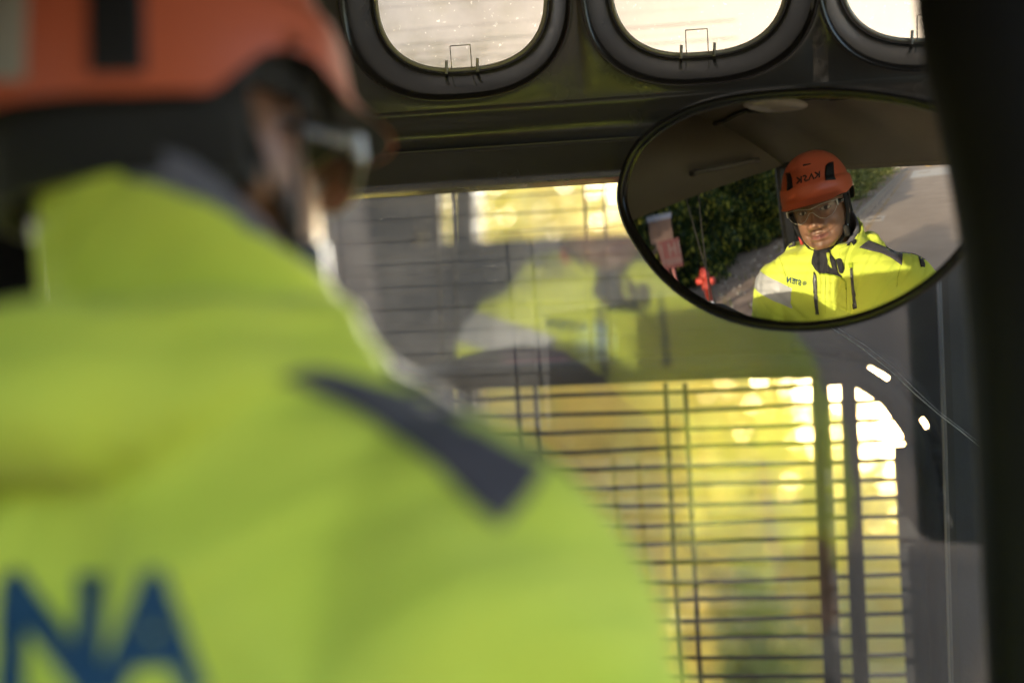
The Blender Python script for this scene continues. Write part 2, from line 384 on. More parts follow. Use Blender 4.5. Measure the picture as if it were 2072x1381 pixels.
o = mk('grass_tufts', tuft, leaf_mat('dry_grass', [(.16, .16, .04), (.22, .19, .08), (.1, .13, .03)]), smooth=False, fix=False); tag(o, 'sparse grass tufts growing in the brown dirt verge', 'grass', kind='stuff')
litter = MB()
for i in range(420):
    a, b_ = rng.uniform(0, 16), rng.uniform(2.2, 5.2); ax = Matrix.Rotation(rng.uniform(0, 6), 3, 'Z') 
    s_ = rng.uniform(.01, .035); litter.box(G(a, b_, .02), (s_, s_ * .7, s_ * .4), np.array(ax))
o = mk('pebbles', litter, varied('pebble', (.2, .17, .14), (.5, .46, .4), 3), smooth=False); tag(o, 'scattered pale pebbles and debris on the dirt verge', 'pebbles', kind='stuff')
# far end of the road
fence = thing('fence', G(62, 1), 'pale grey panel fence across the far end of the road', 'fence')
fb = MB(); [fb.box(G(62, -3 + i * 1.6, .5), (.04, .76, .45), GAX) for i in range(6)]; mk('panel', fb, varied('grey_panel', (.3, .31, .3), (.42, .42, .4), 2), fence, False)
for i in range(7):
    pb = MB(); pb.box(G(61.95, -3.8 + i * 1.6, .5), (.06, .06, .55), GAX); mk('post', pb, m_dull, fence, False)
def lathe(prof, c, n=20):
    b = MB(); b.ring_loft([[np.asarray(c) + [r * math.cos(6.2832 * k / n), r * math.sin(6.2832 * k / n), z] for k in range(n)] for r, z in prof], True, True, True); return b
bn = thing('barrel', G(60.5, 2.0), 'blue barrel standing by the far fence', 'barrel')
mk('drum', lathe([(.42, 0), (.46, .1), (.44, .4), (.47, .45), (.44, .5), (.46, 1.0), (.4, 1.08)], G(60.5, 2.0)), varied('blue_plastic', (.04, .12, .3), (.06, .16, .36), 4), bn)
mk('lid', lathe([(.43, 1.08), (.43, 1.12), (.1, 1.14)], G(60.5, 2.0)), mat('blue_lid', (.03, .1, .25), .5), bn)
bo = thing('bollard', G(54, -.2), 'rounded yellow bollard at the far end of the road', 'bollard')
mk('post', lathe([(.42, 0), (.45, .1), (.45, .7), (.38, .95), (.2, 1.1), (.05, 1.14)], G(54, -.2)), varied('yellow_paint', (.55, .36, .03), (.62, .42, .05), 4), bo)
mk('pole', lathe([(.04, 1.1), (.04, 2.3), (.02, 2.32)], G(54, -.2)), m_conc, bo)
sk_ = thing('skip_container', G(58, -2.2), 'pale yellow open skip with flared sides at the end of the road', 'skip')
b = MB(); b.ring_loft([[G(57 - 0 * d, -2.2 - 1.6 * 0, 0)] for d in ()] or [[G(57.2, -3.6, .1), G(57.2, -.9, .1), G(59, -.9, .1), G(59, -3.6, .1)], [G(56.8, -4.4, 1.25), G(56.8, -.8, 1.25), G(59.2, -.8, 1.25), G(59.2, -4.4, 1.25)]], True, True)
mk('tub', b, varied('pale_yellow_steel', (.42, .33, .15), (.5, .4, .2), 3), sk_, False)
b = MB(); b.box(G(56.78, -2.6, 1.28), (.06, 1.85, .06), GAX); mk('rim', b, m_kerb, sk_, False)
sb = thing('stacked_crate', G(58, -2.2, 1.3), 'beige slatted crate heaped on the pale yellow skip', 'crate')
b = MB(); b.box(G(58, -1.9, 1.75), (.7, .8, .42), GAX); b.box(G(58, -1.7, 2.25), (.5, .5, .08), GAX); mk('box', b, varied('beige_board', (.45, .36, .26), (.55, .45, .33), 6, stretch=(1, 8, 1)), sb, False)
HT, HL, _ = at_px(1292, 436, 26)
hs = thing('house', G(HT, HL), 'beige house with a dark gabled roof beyond the red sign', 'house')
hx, hn = nrm(np.cross(nrm(np.array([.27, 1.34, 0]) - G(HT, HL) * [1, 1, 0]), EZ0)), EZ0
hd = np.cross(EZ0, hx); c = G(HT, HL)
b = MB(); b.box(c + EZ0 * 2.2, (4.2, 3, 2.4), [hx, hd, EZ0]); mk('wall', b, varied('beige_render', (.50, .36, .25), (.56, .42, .3), 2, .9), hs, False)
b = MB(); b.ring_loft([[c + hx * k + hd * y + EZ0 * z for y, z in ((-3.4, 4.5), (0, 7), (3.4, 4.5), (3.4, 4.4), (-3.4, 4.4))] for k in (-4.6, 4.6)], True, True, True); mk('roof', b, varied('brown_tile', (.09, .05, .04), (.14, .08, .06), 5, .8), hs, False)
for k in (-2.4, 0, 2.4):
    for sgn in (-1, 1):
        b = MB(); b.box(c + hx * k + hd * sgn * 3.02 + EZ0 * 2.6, (.55, .04, .75), [hx, hd, EZ0]); mk('window', b, varied('house_window', (.02, .025, .03), (.05, .06, .07), 2, .15), hs, False)
# hydrant and signs
hy = thing('fire_hydrant', G(3.5, 4.15), 'red fire hydrant with white base standing on the dirt verge', 'hydrant')
hc = G(3.5, 4.15); hred = varied('hydrant_red', (.40, .045, .03), (.46, .06, .04), 9, .45)
mk('barrel', lathe([(.06, .2), (.06, .42), (.1, .44), (.1, .47), (.075, .5), (.08, .62), (.1, .64), (.1, .67), (.08, .7), (.06, .76), (.02, .79)], hc), hred, hy)
mk('base', lathe([(.1, 0), (.1, .03), (.062, .05), (.06, .2)], hc), varied('hydrant_white', (.6, .58, .55), (.7, .68, .64), 8), hy)
for s in (-1, 1):
    b = MB(); b.tube([hc + GL * s * .05 + [0, 0, .56], hc + GL * s * .17 + [0, 0, .56]], [.05, .05], 12); b.tube([hc + GL * s * .17 + [0, 0, .56], hc + GL * s * .2 + [0, 0, .56]], [.06, .06], 8); mk('outlet', b, hred, hy)
def board(name, tl, label, cat, w, hh, m1):
    t, la, h0 = tl
    r = thing(name, G(t, la), label, cat)
    n = nrm(np.array([.27, 1.34, .2]) - G(t, la, 1.0)); n = nrm([n[0], n[1], 0]); x = np.cross(n, [0, 0, 1.0]); c = G(t, la, h0)
    ax = [x, n, np.array([0, 0, 1.0])]
    b = MB(); b.tube([G(t, la, -.02) - n * .03, G(t, la, h0 + hh) - n * .03], .028, 10); mk('pole', b, mat('pole_red', (.2, .05, .04), .5), r)
    b = MB(); b.box(c, (w, .008, hh), ax); p = bevel(mk('panel', b, m1, r, False), .006)
    return r, c, ax
r, c, ax = board('hydrant_sign', at_px(1357, 514, 5.6), 'red and white hydrant sign with letters on a leaning red pole', 'sign', .2, .22, varied('sign_red', (.055, .013, .013), (.075, .018, .018), 3))
b = MB()
for (x0, x1, z0, z1) in [(-.19, -.16, -.03, .17), (-.12, -.085, -.03, .17), (-.01, .025, -.03, .17), (-.085, -.01, .055, .09), (-.19, .1, -.15, -.12), (-.19, .17, -.1, -.07), (.14, .17, -.15, .17)]:
    b.box(c + ax[0] * (-(x0 + x1) / 2) + ax[1] * .0095 + ax[2] * (z0 + z1) / 2, ((x1 - x0) / 2, .0015, (z1 - z0) / 2), ax)
mk('lettering', b, mat('sign_white', (.075, .052, .05), .5), r, False)
r, c, ax = board('notice_board', at_px(1338, 476, 6.2), 'brown notice board with pale blue top strip behind the red sign', 'sign', .24, .32, varied('board_brown', (.075, .045, .035), (.1, .062, .048), 3))
b = MB(); b.box(c + ax[1] * .01 + ax[2] * .3, (.26, .002, .045), ax); mk('header_strip', b, mat('pale_blue', (.16, .18, .25), .5), r, False)

# ------------------------------------------------------------------ the cab
FY = R_(7.0); EX = np.array([math.cos(FY), -math.sin(FY), 0]); EY = np.array([math.sin(FY), math.cos(FY), 0]); EZ = np.array([0, 0, 1.0])
FO = np.array([0, 1.5, 0.0])
def fr(px, py, dep=0.0):      # pixel -> (s, z) on the cab's front plane, dep metres behind it
    d = ray(px, py); t = ((FO + EY * dep) @ EY) / (d @ EY); p = d * t - FO; return p @ EX, p[2]
def FW(s, out, z): return FO + EX * s - EY * out + EZ * z      # out = towards the driver
cab = thing('vehicle_cab', (0, .6, -1.2), 'dark work vehicle cab with roof windows, windscreen and wire guard seen from inside', 'vehicle cab')
zt = lambda py: fr(1000, py)[1]
zg = zt(361)
prof = [(-.09, zg + .004), (-.004, zg), (0, zg + .002), (.003, zt(306)), (.010, zt(303.5)), (.013, zt(300)), (.010, zt(297)), (.0, zt(294)), (.006, zt(262)), (.016, zt(248)), (.022, zt(236)), (.024, zt(229)), (.0235, zt(224))]
SA, SB = -.95, .72
b = MB(); ss = np.linspace(SA, SB, 40)
b.ring_loft([[FW(s, o_, z) for (o_, z) in prof] for s in ss], False)
mk('header_rail', b, m_gloss, cab)
# window panel, leaning inwards as it rises
zp0, op0 = prof[-1][1], prof[-1][0]; LEAN = R_(17)
def PW(s, t, dep=0.0):
    dz, do = math.cos(LEAN), math.sin(LEAN)
    return FW(s, op0 + t * do - dep * dz, zp0 + t * dz + dep * do)
def panel_st(px, py):
    # pixel -> (s,t) on the panel
    d = ray(px, py); o_ = PW(0, 0); n = np.cross(EX, PW(0, 1) - o_); k = (o_ @ n) / (d @ n); q = d * k - o_
    return q @ EX, q @ (PW(0, 1) - o_)
TT = .205; CW = .127
wins = []
for px, pyb in ((930, 146), (1421, 114), (1903, 84)):
    s_, t_ = panel_st(px, pyb); wins.append((s_, t_))
hw = .0935; hb = .082
b = MB()
def outline(s_, tb, off, n=120):
    cx, cy = s_, tb + hb; pts = []
    cr = math.atan2(TT / 2, CW)
    for k in range(n):
        w = 2 * math.pi * k / n; e = 2 / 2.55
        c_, s2 = math.cos(w), math.sin(w)
        pts.append((cx + (hw + off) * math.copysign(abs(c_) ** e, c_), cy + (hb + off) * math.copysign(abs(s2) ** e, s2)))
    return pts
gap_edges = []; rv = MB()
for i, (s_, tb) in enumerate(wins):
    rings = []
    for off, dep in ((-.001, .052), (.002, .049), (.005, .043), (.0095, .031), (.014, .019), (.018, .010), (.0215, .004), (.0245, .0), (.027, -.0018), (.029, -.0015), (.031, .0)):
        rings.append([PW(x, y, dep) for x, y in outline(s_, tb, off)])
    rect = []; s0 = s_ - CW; s1 = s_ + CW
    for x, y in outline(s_, tb, .031):
        dx, dy = x - s_, y - (tb + hb)
        kx = CW / abs(dx) if abs(dx) > 1e-9 else 9e9
        ty = (TT - (tb + hb)) if dy > 0 else (tb + hb)
        ky = ty / abs(dy) if abs(dy) > 1e-9 else 9e9
        k = min(kx, ky); rect.append([s_ + dx * k, tb + hb + dy * k])
    for (cx_, cy_) in ((s0, 0), (s1, 0), (s0, TT), (s1, TT)):
        j = min(range(len(rect)), key=lambda q: (rect[q][0] - cx_) ** 2 + (rect[q][1] - cy_) ** 2); rect[j] = [cx_, cy_]
    rings.append([PW(x, y, 0) for x, y in rect])
    b.ring_loft(rings[-3:], True); rv.ring_loft(rings[:-2], True)
    gap_edges += [s0, s1]
for a_, c_ in ((SA, gap_edges[0]), (gap_edges[1], gap_edges[2]), (gap_edges[3], gap_edges[4]), (gap_edges[5], max(SB, gap_edges[5] + .05))):
    if c_ - a_ > 1e-3: b.add([PW(a_, 0), PW(c_, 0), PW(c_, TT), PW(a_, TT)], [(0, 1, 2, 3)])
mk('window_panel', b, m_gloss, cab)
mk('window_surround', rv, varied('dark_brown_surround', (.012, .010, .009), (.02, .017, .015), 5, .2, .12, 12, .5, rr=(.12, .3)), cab)
m_tab = m_clear
for i, (s_, tb) in enumerate(wins):
    pb = MB(); pts = outline(s_, tb, .0005); pb.add([PW(x, y, .0505) for x, y in pts], [tuple(range(len(pts)))])
    pane = mk('roof_window', pb, m_pane, cab, False)
    cb = MB(); w_ = .0115 if i else .011
    q = [PW(s_ - .004 - w_, tb + .002, .046), PW(s_ - .004 - w_, tb + .027, .046), PW(s_ - .004 + w_, tb + .027, .046), PW(s_ - .004 + w_, tb + .002, .046)]
    for k in range(3): cb.tube([q[k], q[k + 1]], .0006, 6)
    for s2 in (-1, 1): cb.tube([PW(s_ - .004 + s2 * (w_ + .006), tb - .002, .043), PW(s_ - .003 + s2 * (w_ + .006), tb + .012, .045)], .0017, 8)
    mk('latch_clip', cb, m_edge, pane)
    sb_ = MB(); pts2 = outline(s_, tb, -.0035); pts3 = outline(s_, tb, .0008)
    sb_.ring_loft([[PW(x, y, .049) for x, y in pts3], [PW(x, y, .0465) for x, y in outline(s_, tb, -.001)], [PW(x, y, .049) for x, y in pts2]], True)
    mk('seal', sb_, m_edge, pane)
# roof from the top of the panel back to the open rear edge
def rear(k): return np.array([-.85 + 1.35 * k, .37 - .82 * k,   .322 - .122 * k])
b = MB(); rings = []
for j in range(15):
    v = j / 14; row = []
    for i in range(31):
        u = i / 30; a = PW(SA + (SB - SA) * u, TT); c_ = rear(u * 1.15)
        p = a * (1 - v) + c_ * v; p = p + EZ * (.16 * math.sin(math.pi * v ** .8) + .012 * math.cos(u * 40) * math.sin(math.pi * v))
        row.append(p)
    rings.append(row)
b.ring_loft(rings, False)
n0 = len(b.v)
rings2 = [[p + EZ * .06 for p in r_] for r_ in rings]
b.ring_loft(rings2, False)
mk('roof', b, m_roof, cab)
rb = MB(); rb.tube([rear(k) + EZ * .028 for k in np.linspace(-.02, 1.17, 14)], .032, 10); mk('rear_roof_rail', rb, m_roof, cab)
b = MB(); b.box((.24, -.36, .17), (.40, .012, .10)); bevel(mk('rear_shade_panel', b, m_dull, cab, False), .006)  # unseen panel added behind the camera to dim light on the helmet
for k_, nm in ((0.3, 'roof_rib'), (.62, 'roof_rib')):
    j = int(k_ * 14); rb = MB(); rb.tube([p - EZ * .006 for p in rings[j]], .014, 8, .6); mk(nm, rb, m_gloss, cab)
# pale lamp added in place of a roof skylight
p_, n_, r_, _ = mirror_hit(1572, 212); lp = p_ + r_ * .75; sky_lens = MB(); sky_lens.ball(lp, (.055, .12, .02), 24, 10); 
mk('skylight_stand_in', sky_lens, mat('skylight_pale', (.36, .34, .3), .25), cab)
# pillars and sides
def post(name, pts, half, m, ax=(EX, EY), parent=cab, bev=.012):
    b = MB(); rg = []
    for p in pts: rg.append([np.asarray(p) + ax[0] * half[0] * x + ax[1] * half[1] * y for x, y in ((-1, -1), (1, -1), (1, 1), (-1, 1))])
    b.ring_loft(rg, True, True, True); return bevel(mk(name, b, m, parent, False), bev, 3)
sL = fr(92, 400)[0]
post('front_pillar', [FW(sL - .12, .0, -1.1), FW(sL - .12, .0, .42)], (.12, .008), m_black, bev=.003)
sideA, sideB = FW(sL - .24, .0, 0), np.array([-.86, .37, 0])
sd = nrm(sideB - sideA); sn = np.array([-sd[1], sd[0], 0])
def SIDE(u, z, o_=0): return sideA + (sideB - sideA) * u + EZ * z + sn * o_
b = MB(); b.ring_loft([[SIDE(u, .225 + .105 * max(0, (u - .25) / .55), -.03), SIDE(u, .225 + .105 * max(0, (u - .25) / .55), .03), SIDE(u, .62, .03), SIDE(u, .62, -.03)] for u in np.linspace(0, 1.05, 20)], True, True, True)
mk('side_header', b, m_roof, cab)
b = MB(); b.ring_loft([[SIDE(u, -1.0, -.03), SIDE(u, -1.0, .03), SIDE(u, -.62, .03), SIDE(u, -.62, -.03)] for u in (0, 1)], True, True, True); mk('side_sill', b, m_dull, cab, False)
post('rear_pillar', [np.array([-.845, .345, -1.1]), np.array([-.845, .345, .42])], (.05, .09), m_dull, (nrm(np.cross(sd, EZ)), sd))
post('rear_pillar_trim', [np.array([-.775, .33, -1.0]), np.array([-.775, .33, .40])], (.012, .03), varied('worn_grey_trim', (.07, .065, .06), (.13, .12, .11), 10, .5), (nrm(np.cross(sd, EZ)), sd), bev=.004)
for u0_, u1_, z0_, z1_ in ((.55, .40, .28, -.62), (.50, .50, .27, -.6)):
    b = MB(); b.tube([SIDE(u0_ + (u1_ - u0_) * k, z0_ + (z1_ - z0_) * k, .01 + .0 * k) + sd * .05 * math.sin(math.pi * k) for k in np.linspace(0, 1, 12)], .0032, 6); mk('side_window_cable', b, varied('cable_grey', (.12, .11, .1), (.2, .18, .16), 6), cab)
b = MB(); q0, q1 = np.array([-.87, .44, 0]), np.array([-.63, .20, 0]); t_ = nrm(q1 - q0); b.box((q0 + q1) / 2 + EZ * -.33, (np.linalg.norm(q1 - q0) / 2, .015, .72), [t_, np.cross(EZ, t_), EZ]); bevel(mk('left_shade_panel', b, m_dull, cab, False), .006)  # panel added at the rear left to darken that side
# grab handle above the side opening
h0, h1 = SIDE(.52, .36, .06), SIDE(.80, .39, .06)
b = MB(); b.tube([SIDE(.52, .36, .03), h0, h1, SIDE(.80, .39, .03)], .011, 8); mk('grab_handle', b, varied('handle_grey', (.16, .15, .135), (.22, .2, .18), 9, .4), cab)
b = MB(); b.ring_loft([[np.array(p) + [0, 0, 0] for p in ((x, 1.17, -.16), (x, 1.18, z_ - .03), (x, 1.21, z_), (x, 1.36, z_ - .01), (x, 1.46, -.09), (x, 1.46, -.9), (x, 1.30, -.9))] for x, z_ in ((-.60, -.02), (-.5, .0), (-.42, .012), (-.34, -.004), (-.25, .02), (-.17, .032), (-.11, .024), (-.06, -.01), (-.03, -.045), (.01, -.07))], True, True, True)
dash = bevel(mk('dashboard', b, m_dull, cab, False), .012, 3)
b = MB(); b.box((-.3, 1.168, -.095), (.11, .004, .035)); mk('display', b, varied('dark_display', (.01, .012, .014), (.02, .022, .025), 5, .2), dash, False)
b = MB(); b.box((-.15, .8, -1.13), (.75, .75, .02)); mk('floor_plate', b, m_dull, cab, False)
# near door pillar at the right of the picture
edge = [(1852, -160), (1856, 0), (1872, 110), (1900, 230), (1926, 360), (1950, 500), (1966, 700), (1984, 1000), (2004, 1381), (2020, 1700)]
rg = []
for px, py in edge:
    a = P(px, py, 1.0); rg.append([a, a + [.012, -.02, 0], a + [.05, -.035, 0], a + [.3, -.03, 0], a + [.3, .05, 0], a + [.03, .05, 0], a + [.004, .02, 0]])
b = MB(); b.ring_loft(rg, True, True, True); mk('door_pillar', b, m_black, cab)
# front right corner post behind the glass
rg = []
for px, py in ((1895, 420), (1905, 700), (1912, 900), (1925, 1381), (1935, 1800)):
    s_, z_ = fr(px, py, .16); rg.append([FW(s_, -.16, z_), FW(s_ + .3, -.16, z_), FW(s_ + .3, -.26, z_), FW(s_ + .01, -.24, z_)])
b = MB(); b.ring_loft(rg, True, True, True); bevel(mk('corner_post', b, m_dull, cab, False), .01)
# windscreen, raked and turned a little to the driver
GYAW, GTILT = R_(13.2), R_(8.6)
gn = np.array([-math.sin(GYAW) * math.cos(GTILT), -math.cos(GYAW) * math.cos(GTILT), -math.sin(GTILT)])
gu = nrm(np.cross(gn, EZ)); gu = gu if gu[0] > 0 else -gu; gv = np.cross(gu, gn); gv = gv if gv[2] > 0 else -gv
gc = np.array([0.05, 1.575, .1])
def GP(a, b_, d=0): return gc + gu * a + gv * b_ + gn * d
def g_ab(px, py):
    d = ray(px, py); k = (gc @ gn) / (d @ gn); q = d * k - gc; return q @ gu, q @ gv
b = MB(); b.add([GP(-.75, -.75), GP(.55, -.75), GP(.55, .24), GP(-.75, .24)], [(0, 1, 2, 3)])
screen = mk('windscreen', b, m_screen, cab, False)
sp = [(1640, 640), (1690, 668), (1745, 705), (1800, 748), (1850, 795), (1900, 838), (1945, 872), (1984, 905)]
b = MB(); path = [GP(*g_ab(*q), .001) for q in sp]; b.tube(path, [.0004, .0011, .0014, .001, .0016, .0012, .0014, .0005], 6, .3)
b.tube([GP(*g_ab(q[0] + 3 + 4 * math.sin(i), q[1] - 6), .001) for i, q in enumerate(sp[1:])], [.0003, .0006, .0005, .0008, .0004, .0006, .0002], 5, .3)
mk('scratch', b, varied('white_scratch', (.35, .35, .34), (.6, .6, .58), 200, .6), screen)
# wire guard outside the windscreen
GDP = .55
def gw(px, py): s_, z_ = fr(px, py, GDP); return FW(s_, -GDP, z_)
gd = mk('guard_frame', (lambda b: (b.tube([gw(x, y) for x, y in [(560, 775), (740, 770), (1100, 758), (1500, 742), (1640, 742), (1735, 757), (1800, 800), (1848, 870), (1872, 960), (1884, 1100), (1898, 1381), (1910, 1700)]], [.022] * 6 + [.021, .021, .02, .02, .02, .02], 10, .8, axis=EY), b)[1])(MB()), m_guard, cab)
b = MB(); b.tube([gw(x, y) for x, y in [(1600, 706), (1720, 712), (1800, 738), (1862, 800), (1905, 880), (1925, 980), (1935, 1100), (1950, 1381), (1960, 1700)]], .013, 10, .8, axis=EY)
for q0, q1 in (((1700, 745), (1705, 715)), ((1800, 800), (1822, 755)), ((1835, 850), (1875, 815)), ((1872, 930), (1912, 905)), ((1880, 1010), (1925, 1000))): b.tube([gw(*q0), gw(*q1)], .012, 8)
mk('guard_outer_frame', b, m_guard, cab)
def bar(name, q0, q1, r): b = MB(); b.tube([gw(*q0), gw(*q1)], r, 8); return mk(name, b, m_guard, cab)
s_a = fr(560, 900, GDP)[0]; s_b = fr(1885, 900, GDP)[0]
z_ = fr(1400, 790, GDP)[1]; k = 0
while z_ > -.62:
    b = MB(); n_ = 14; ph = rng.uniform(0, 6); e_ = s_b + .012 * (k / 8); e_ = e_ if k > 3 else s_b - [.09, .05, .03, .015][k]
    b.tube([FW(s_a + (e_ - s_a) * i / n_, -GDP, z_ + .0016 * math.sin(ph + i * .8)) for i in range(n_ + 1)], .003, 8); mk('guard_rod', b, m_guard, cab); z_ -= .0268; k += 1
for xs in ((1046, 1083), (1346, 1386)):
    for x in xs: bar('guard_upright', (x, 775), (x + 48, 1700), .0033)
for x, r_ in ((1658, .0125), (1715, .0115)): bar('guard_post', (x, 745), (x + 42, 1700), r_)
bar('guard_post', (1835, 900), (1880, 1700), .019)
for x in (1868, 1884): bar('guard_upright', (x, 900), (x + 36, 1600), .0022)
bar('guard_post', (945, 770), (965, 1200), .009); bar('guard_post', (905, 770), (925, 1200), .006)
z_ = fr(1100, 720, GDP)[1]; z1_ = fr(1100, 330, GDP)[1]; s_b2 = fr(1520, 600, GDP)[0]
while z_ < z1_ + .2:
    b = MB(); b.tube([FW(s_a, -GDP, z_), FW(s_b2, -GDP, z_)], .0010, 8); mk('guard_rod', b, m_guard, cab); z_ += .0262
for xs in ((885, 918), (1187, 1226)):
    for x in xs: bar('guard_upright', (x - 12, 200), (x + 12, 765), .0019)
I_ = [(1250, 742), (1600, 742), (1700, 746), (1748, 757), (1788, 783), (1835, 850), (1850, 888), (1868, 940), (1880, 1010), (1892, 1200), (1902, 1381), (1915, 1700)]
O_ = [(1250, 545), (1530, 500), (1720, 480), (1762, 736), (1812, 768), (1872, 830), (1886, 858), (1930, 920), (2020, 980), (2020, 1200), (2020, 1381), (2040, 1700)]
b = MB()
def slab(q): q_ = [gw(*p) for p in q]; n_ = len(q_); b.add(q_ + [p + EY * .02 for p in q_], [tuple(range(n_)), tuple(range(n_, 2 * n_))[::-1]] + [(i, (i + 1) % n_, n_ + (i + 1) % n_, n_ + i) for i in range(n_)])
for k_ in range(len(I_) - 1):
    if k_ not in (3, 5): slab([I_[k_], I_[k_ + 1], O_[k_ + 1], O_[k_]])
slab([(1720, 480), (2040, 440), (1812, 768), (1762, 736)]); slab([(1812, 766), (2040, 440), (2040, 905), (1886, 858)]); slab([(1886, 857), (2040, 903), (2040, 985), (1930, 920)])
mk('guard_corner_plate', b, m_guard, cab, False)
# boom standing in front of the cab
BD = 3.0; BK = 1.7
def bw(px, py, o_=0): s_, z_ = fr(px, py, BD + o_); return FW(s_, -(BD + o_), z_)
boom = thing('loading_boom', bw(800, 2400), 'dark steel loading boom with diagonal braces ahead of the windscreen', 'boom')
def beam(name, q0, q1, w, d=.05, m=m_boom):
    a, c_ = bw(*q0), bw(*q1); t = nrm(c_ - a); n = np.cross(t, EY); b = MB(); b.box((a + c_) / 2, (np.linalg.norm(c_ - a) / 2, d * BK, w * BK), [t, EY, nrm(n)]); return bevel(mk(name, b, m, boom, False), .006)
beam('crossbeam', (500, 632), (1345, 596), .106, .09)
beam('crossbeam', (560, 735), (1720, 692), .055, .07)
beam('upright', (944, 180), (960, 2400), .022); beam('upright', (880, 180), (893, 2400), .014, .04)
beam('brace', (905, 300), (772, 560), .034, .04); beam('brace', (800, 200), (770, 700), .05, .03)
beam('side_plate', (600, 430), (792, 424), .075, .02)
beam('top_plate', (690, 352), (950, 338), .03, .05)
beam('plate', (1050, 560), (1360, 530), .035, .03, varied('boom_plate_grey', (.04, .04, .045), (.07, .07, .075), 6, .5))
b = MB(); b.ball(bw(1205, 695, -.2), (.06, .05, .068), 16, 10); mk('blue_reflection_spot', b, mat('reflection_blue', (.07, .09, .10), .35), boom)  # bluish ball standing in for a spot reflected in the windscreen
b = MB(); b.box(bw(1085, 735, -.2), (.1, .03, .03), [EX, EY, EZ]); bevel(mk('red_reflection_spot', b, mat('reflection_red', (.07, .012, .012), .6), boom, False), .004)  # red bar added to imitate a reddish reflection in the glass

# ------------------------------------------------------------------ convex mirror
mir = thing('convex_mirror', M_POLE + np.array([.05, .05, -.02]), 'wide oval convex mirror with black rim showing the driver in orange helmet', 'mirror')
op = [(1258, 400), (1266, 350), (1286, 305), (1318, 270), (1362, 240), (1420, 215), (1500, 197), (1600, 187), (1700, 186), (1800, 196), (1885, 214), (1950, 243), (1990, 290), (2004, 350), (1996, 410), (1972, 470), (1930, 528), (1875, 577), (1810, 616), (1740, 643), (1665, 658), (1590, 660), (1515, 650), (1445, 627), (1385, 592), (1335, 548), (1297, 498), (1270, 449)]
ab = np.array([mirror_hit(*q)[3] for q in op]); 
def closed_spline(p, n):
    m_ = len(p); out = []
    for i in range(n):
        x = i / n * m_; j = int(x); t = x - j; a, b_, c_, d = p[(j - 1) % m_], p[j % m_], p[(j + 1) % m_], p[(j + 2) % m_]
        out.append(.5 * (2 * b_ + (c_ - a) * t + (2 * a - 5 * b_ + 4 * c_ - d) * t * t + (3 * b_ - a - 3 * c_ + d) * t ** 3))
    return np.array(out)
rim = closed_spline(ab, 168)
def MP(a, b_, h=0): return M_POLE + M_U * a + M_V * b_ + M_N * (h - (a * a + b_ * b_) / (2 * M_R))
cen = np.array([0.0, 0.0]); b = MB(); rings = []
for k in range(1, 49):
    f = k / 48 * .985; rings.append([MP(*(cen + (q - cen) * f)) for q in rim])
b.ring_loft(rings, True, True, False)
gl_ = mk('mirror_glass', b, m_mirror, mir)
# exact sphere normals keep the reflection clean
me = gl_.data; ctr = np.asarray(M_POLE - M_N * M_R) + EYE - BASE[mir.name]
b = MB(); b.tube([MP(*q, .001) for q in rim] + [MP(*rim[0], .001)], .0052, 10, 1, False); mk('rim', b, m_rubber, mir)
b = MB(); rings = []
for f, h in ((1.0, -.004), (1.005, -.012), (.97, -.022), (.85, -.036), (.6, -.05), (.3, -.058), (.05, -.06)): rings.append([MP(*(q * f), h) for q in rim])
b.ring_loft(rings, True, False, True); mk('housing', b, m_rubber, mir)
b = MB(); q = MP(.06, 0, -.06); b.tube([q, q + [.04, .06, .0], q + [.22, .02, .01], q + [.34, -.06, .02]], .011, 10); b.ball(q, .022); mk('bracket', b, m_rubber, mir)

# ------------------------------------------------------------------ the person
HC = np.array([-.198, .83, .18]); HA = R_(32)
hf = np.array([math.sin(HA), math.cos(HA), 0]); hr = np.array([math.cos(HA), -math.sin(HA), 0])
hroll, hpitch = R_(7), R_(1)     # his left side a little lower
Hx, Hz = math.cos(hroll) * hr + math.sin(hroll) * EZ, -math.sin(hroll) * hr + math.cos(hroll) * EZ
Hy = math.cos(hpitch) * hf - math.sin(hpitch) * Hz; Hz = nrm(np.cross(Hx, Hy))
def HP(x, y, z): return HC + Hx * x + Hy * y + Hz * z
TA = R_(33); tf = np.array([math.sin(TA), math.cos(TA), 0]); tr_ = np.array([math.cos(TA), -math.sin(TA), 0])
NB = np.array([-.195, .805, .035])
def TP(x, y, z): return NB + tr_ * x + tf * y + EZ * z
person = thing('person', TP(0, 0, -.62), 'person in a yellow hi-vis jacket and orange helmet seated facing the mirror', 'person')

def dg_mesh(o):
    dg = bpy.context.evaluated_depsgraph_get(); return bpy.data.meshes.new_from_object(o.evaluated_get(dg))
def fuse(name, parts, voxel, mats, smooth_it=4, sm=.5):
    """voxel-fuse closed overlapping pieces into one continuous surface"""
    b = MB()
    for p in parts: b.add(p.v, p.f)
    o = mk(name + '_source', b, mats, person)
    m = o.modifiers.new('r', 'REMESH'); m.mode = 'VOXEL'; m.voxel_size = voxel
    s_ = o.modifiers.new('s', 'SMOOTH'); s_.iterations = smooth_it; s_.factor = sm
    me = dg_mesh(o); old = o.data; bpy.data.objects.remove(o); bpy.data.meshes.remove(old)
    me.name = name; me.materials.clear()
    o = link_mesh(name, me, mats, person); BASE[o.name] = BASE[person.name]
    return o
def verts_of(o):
    a = np.empty(len(o.data.vertices) * 3, np.float32); o.data.vertices.foreach_get('co', a); return a.reshape(-1, 3).astype(float) + BASE[person.name] - EYE
def normals_of(o):
    a = np.empty(len(o.data.vertices) * 3, np.float32); o.data.vertex_normals.foreach_get('vector', a); return a.reshape(-1, 3).astype(float)
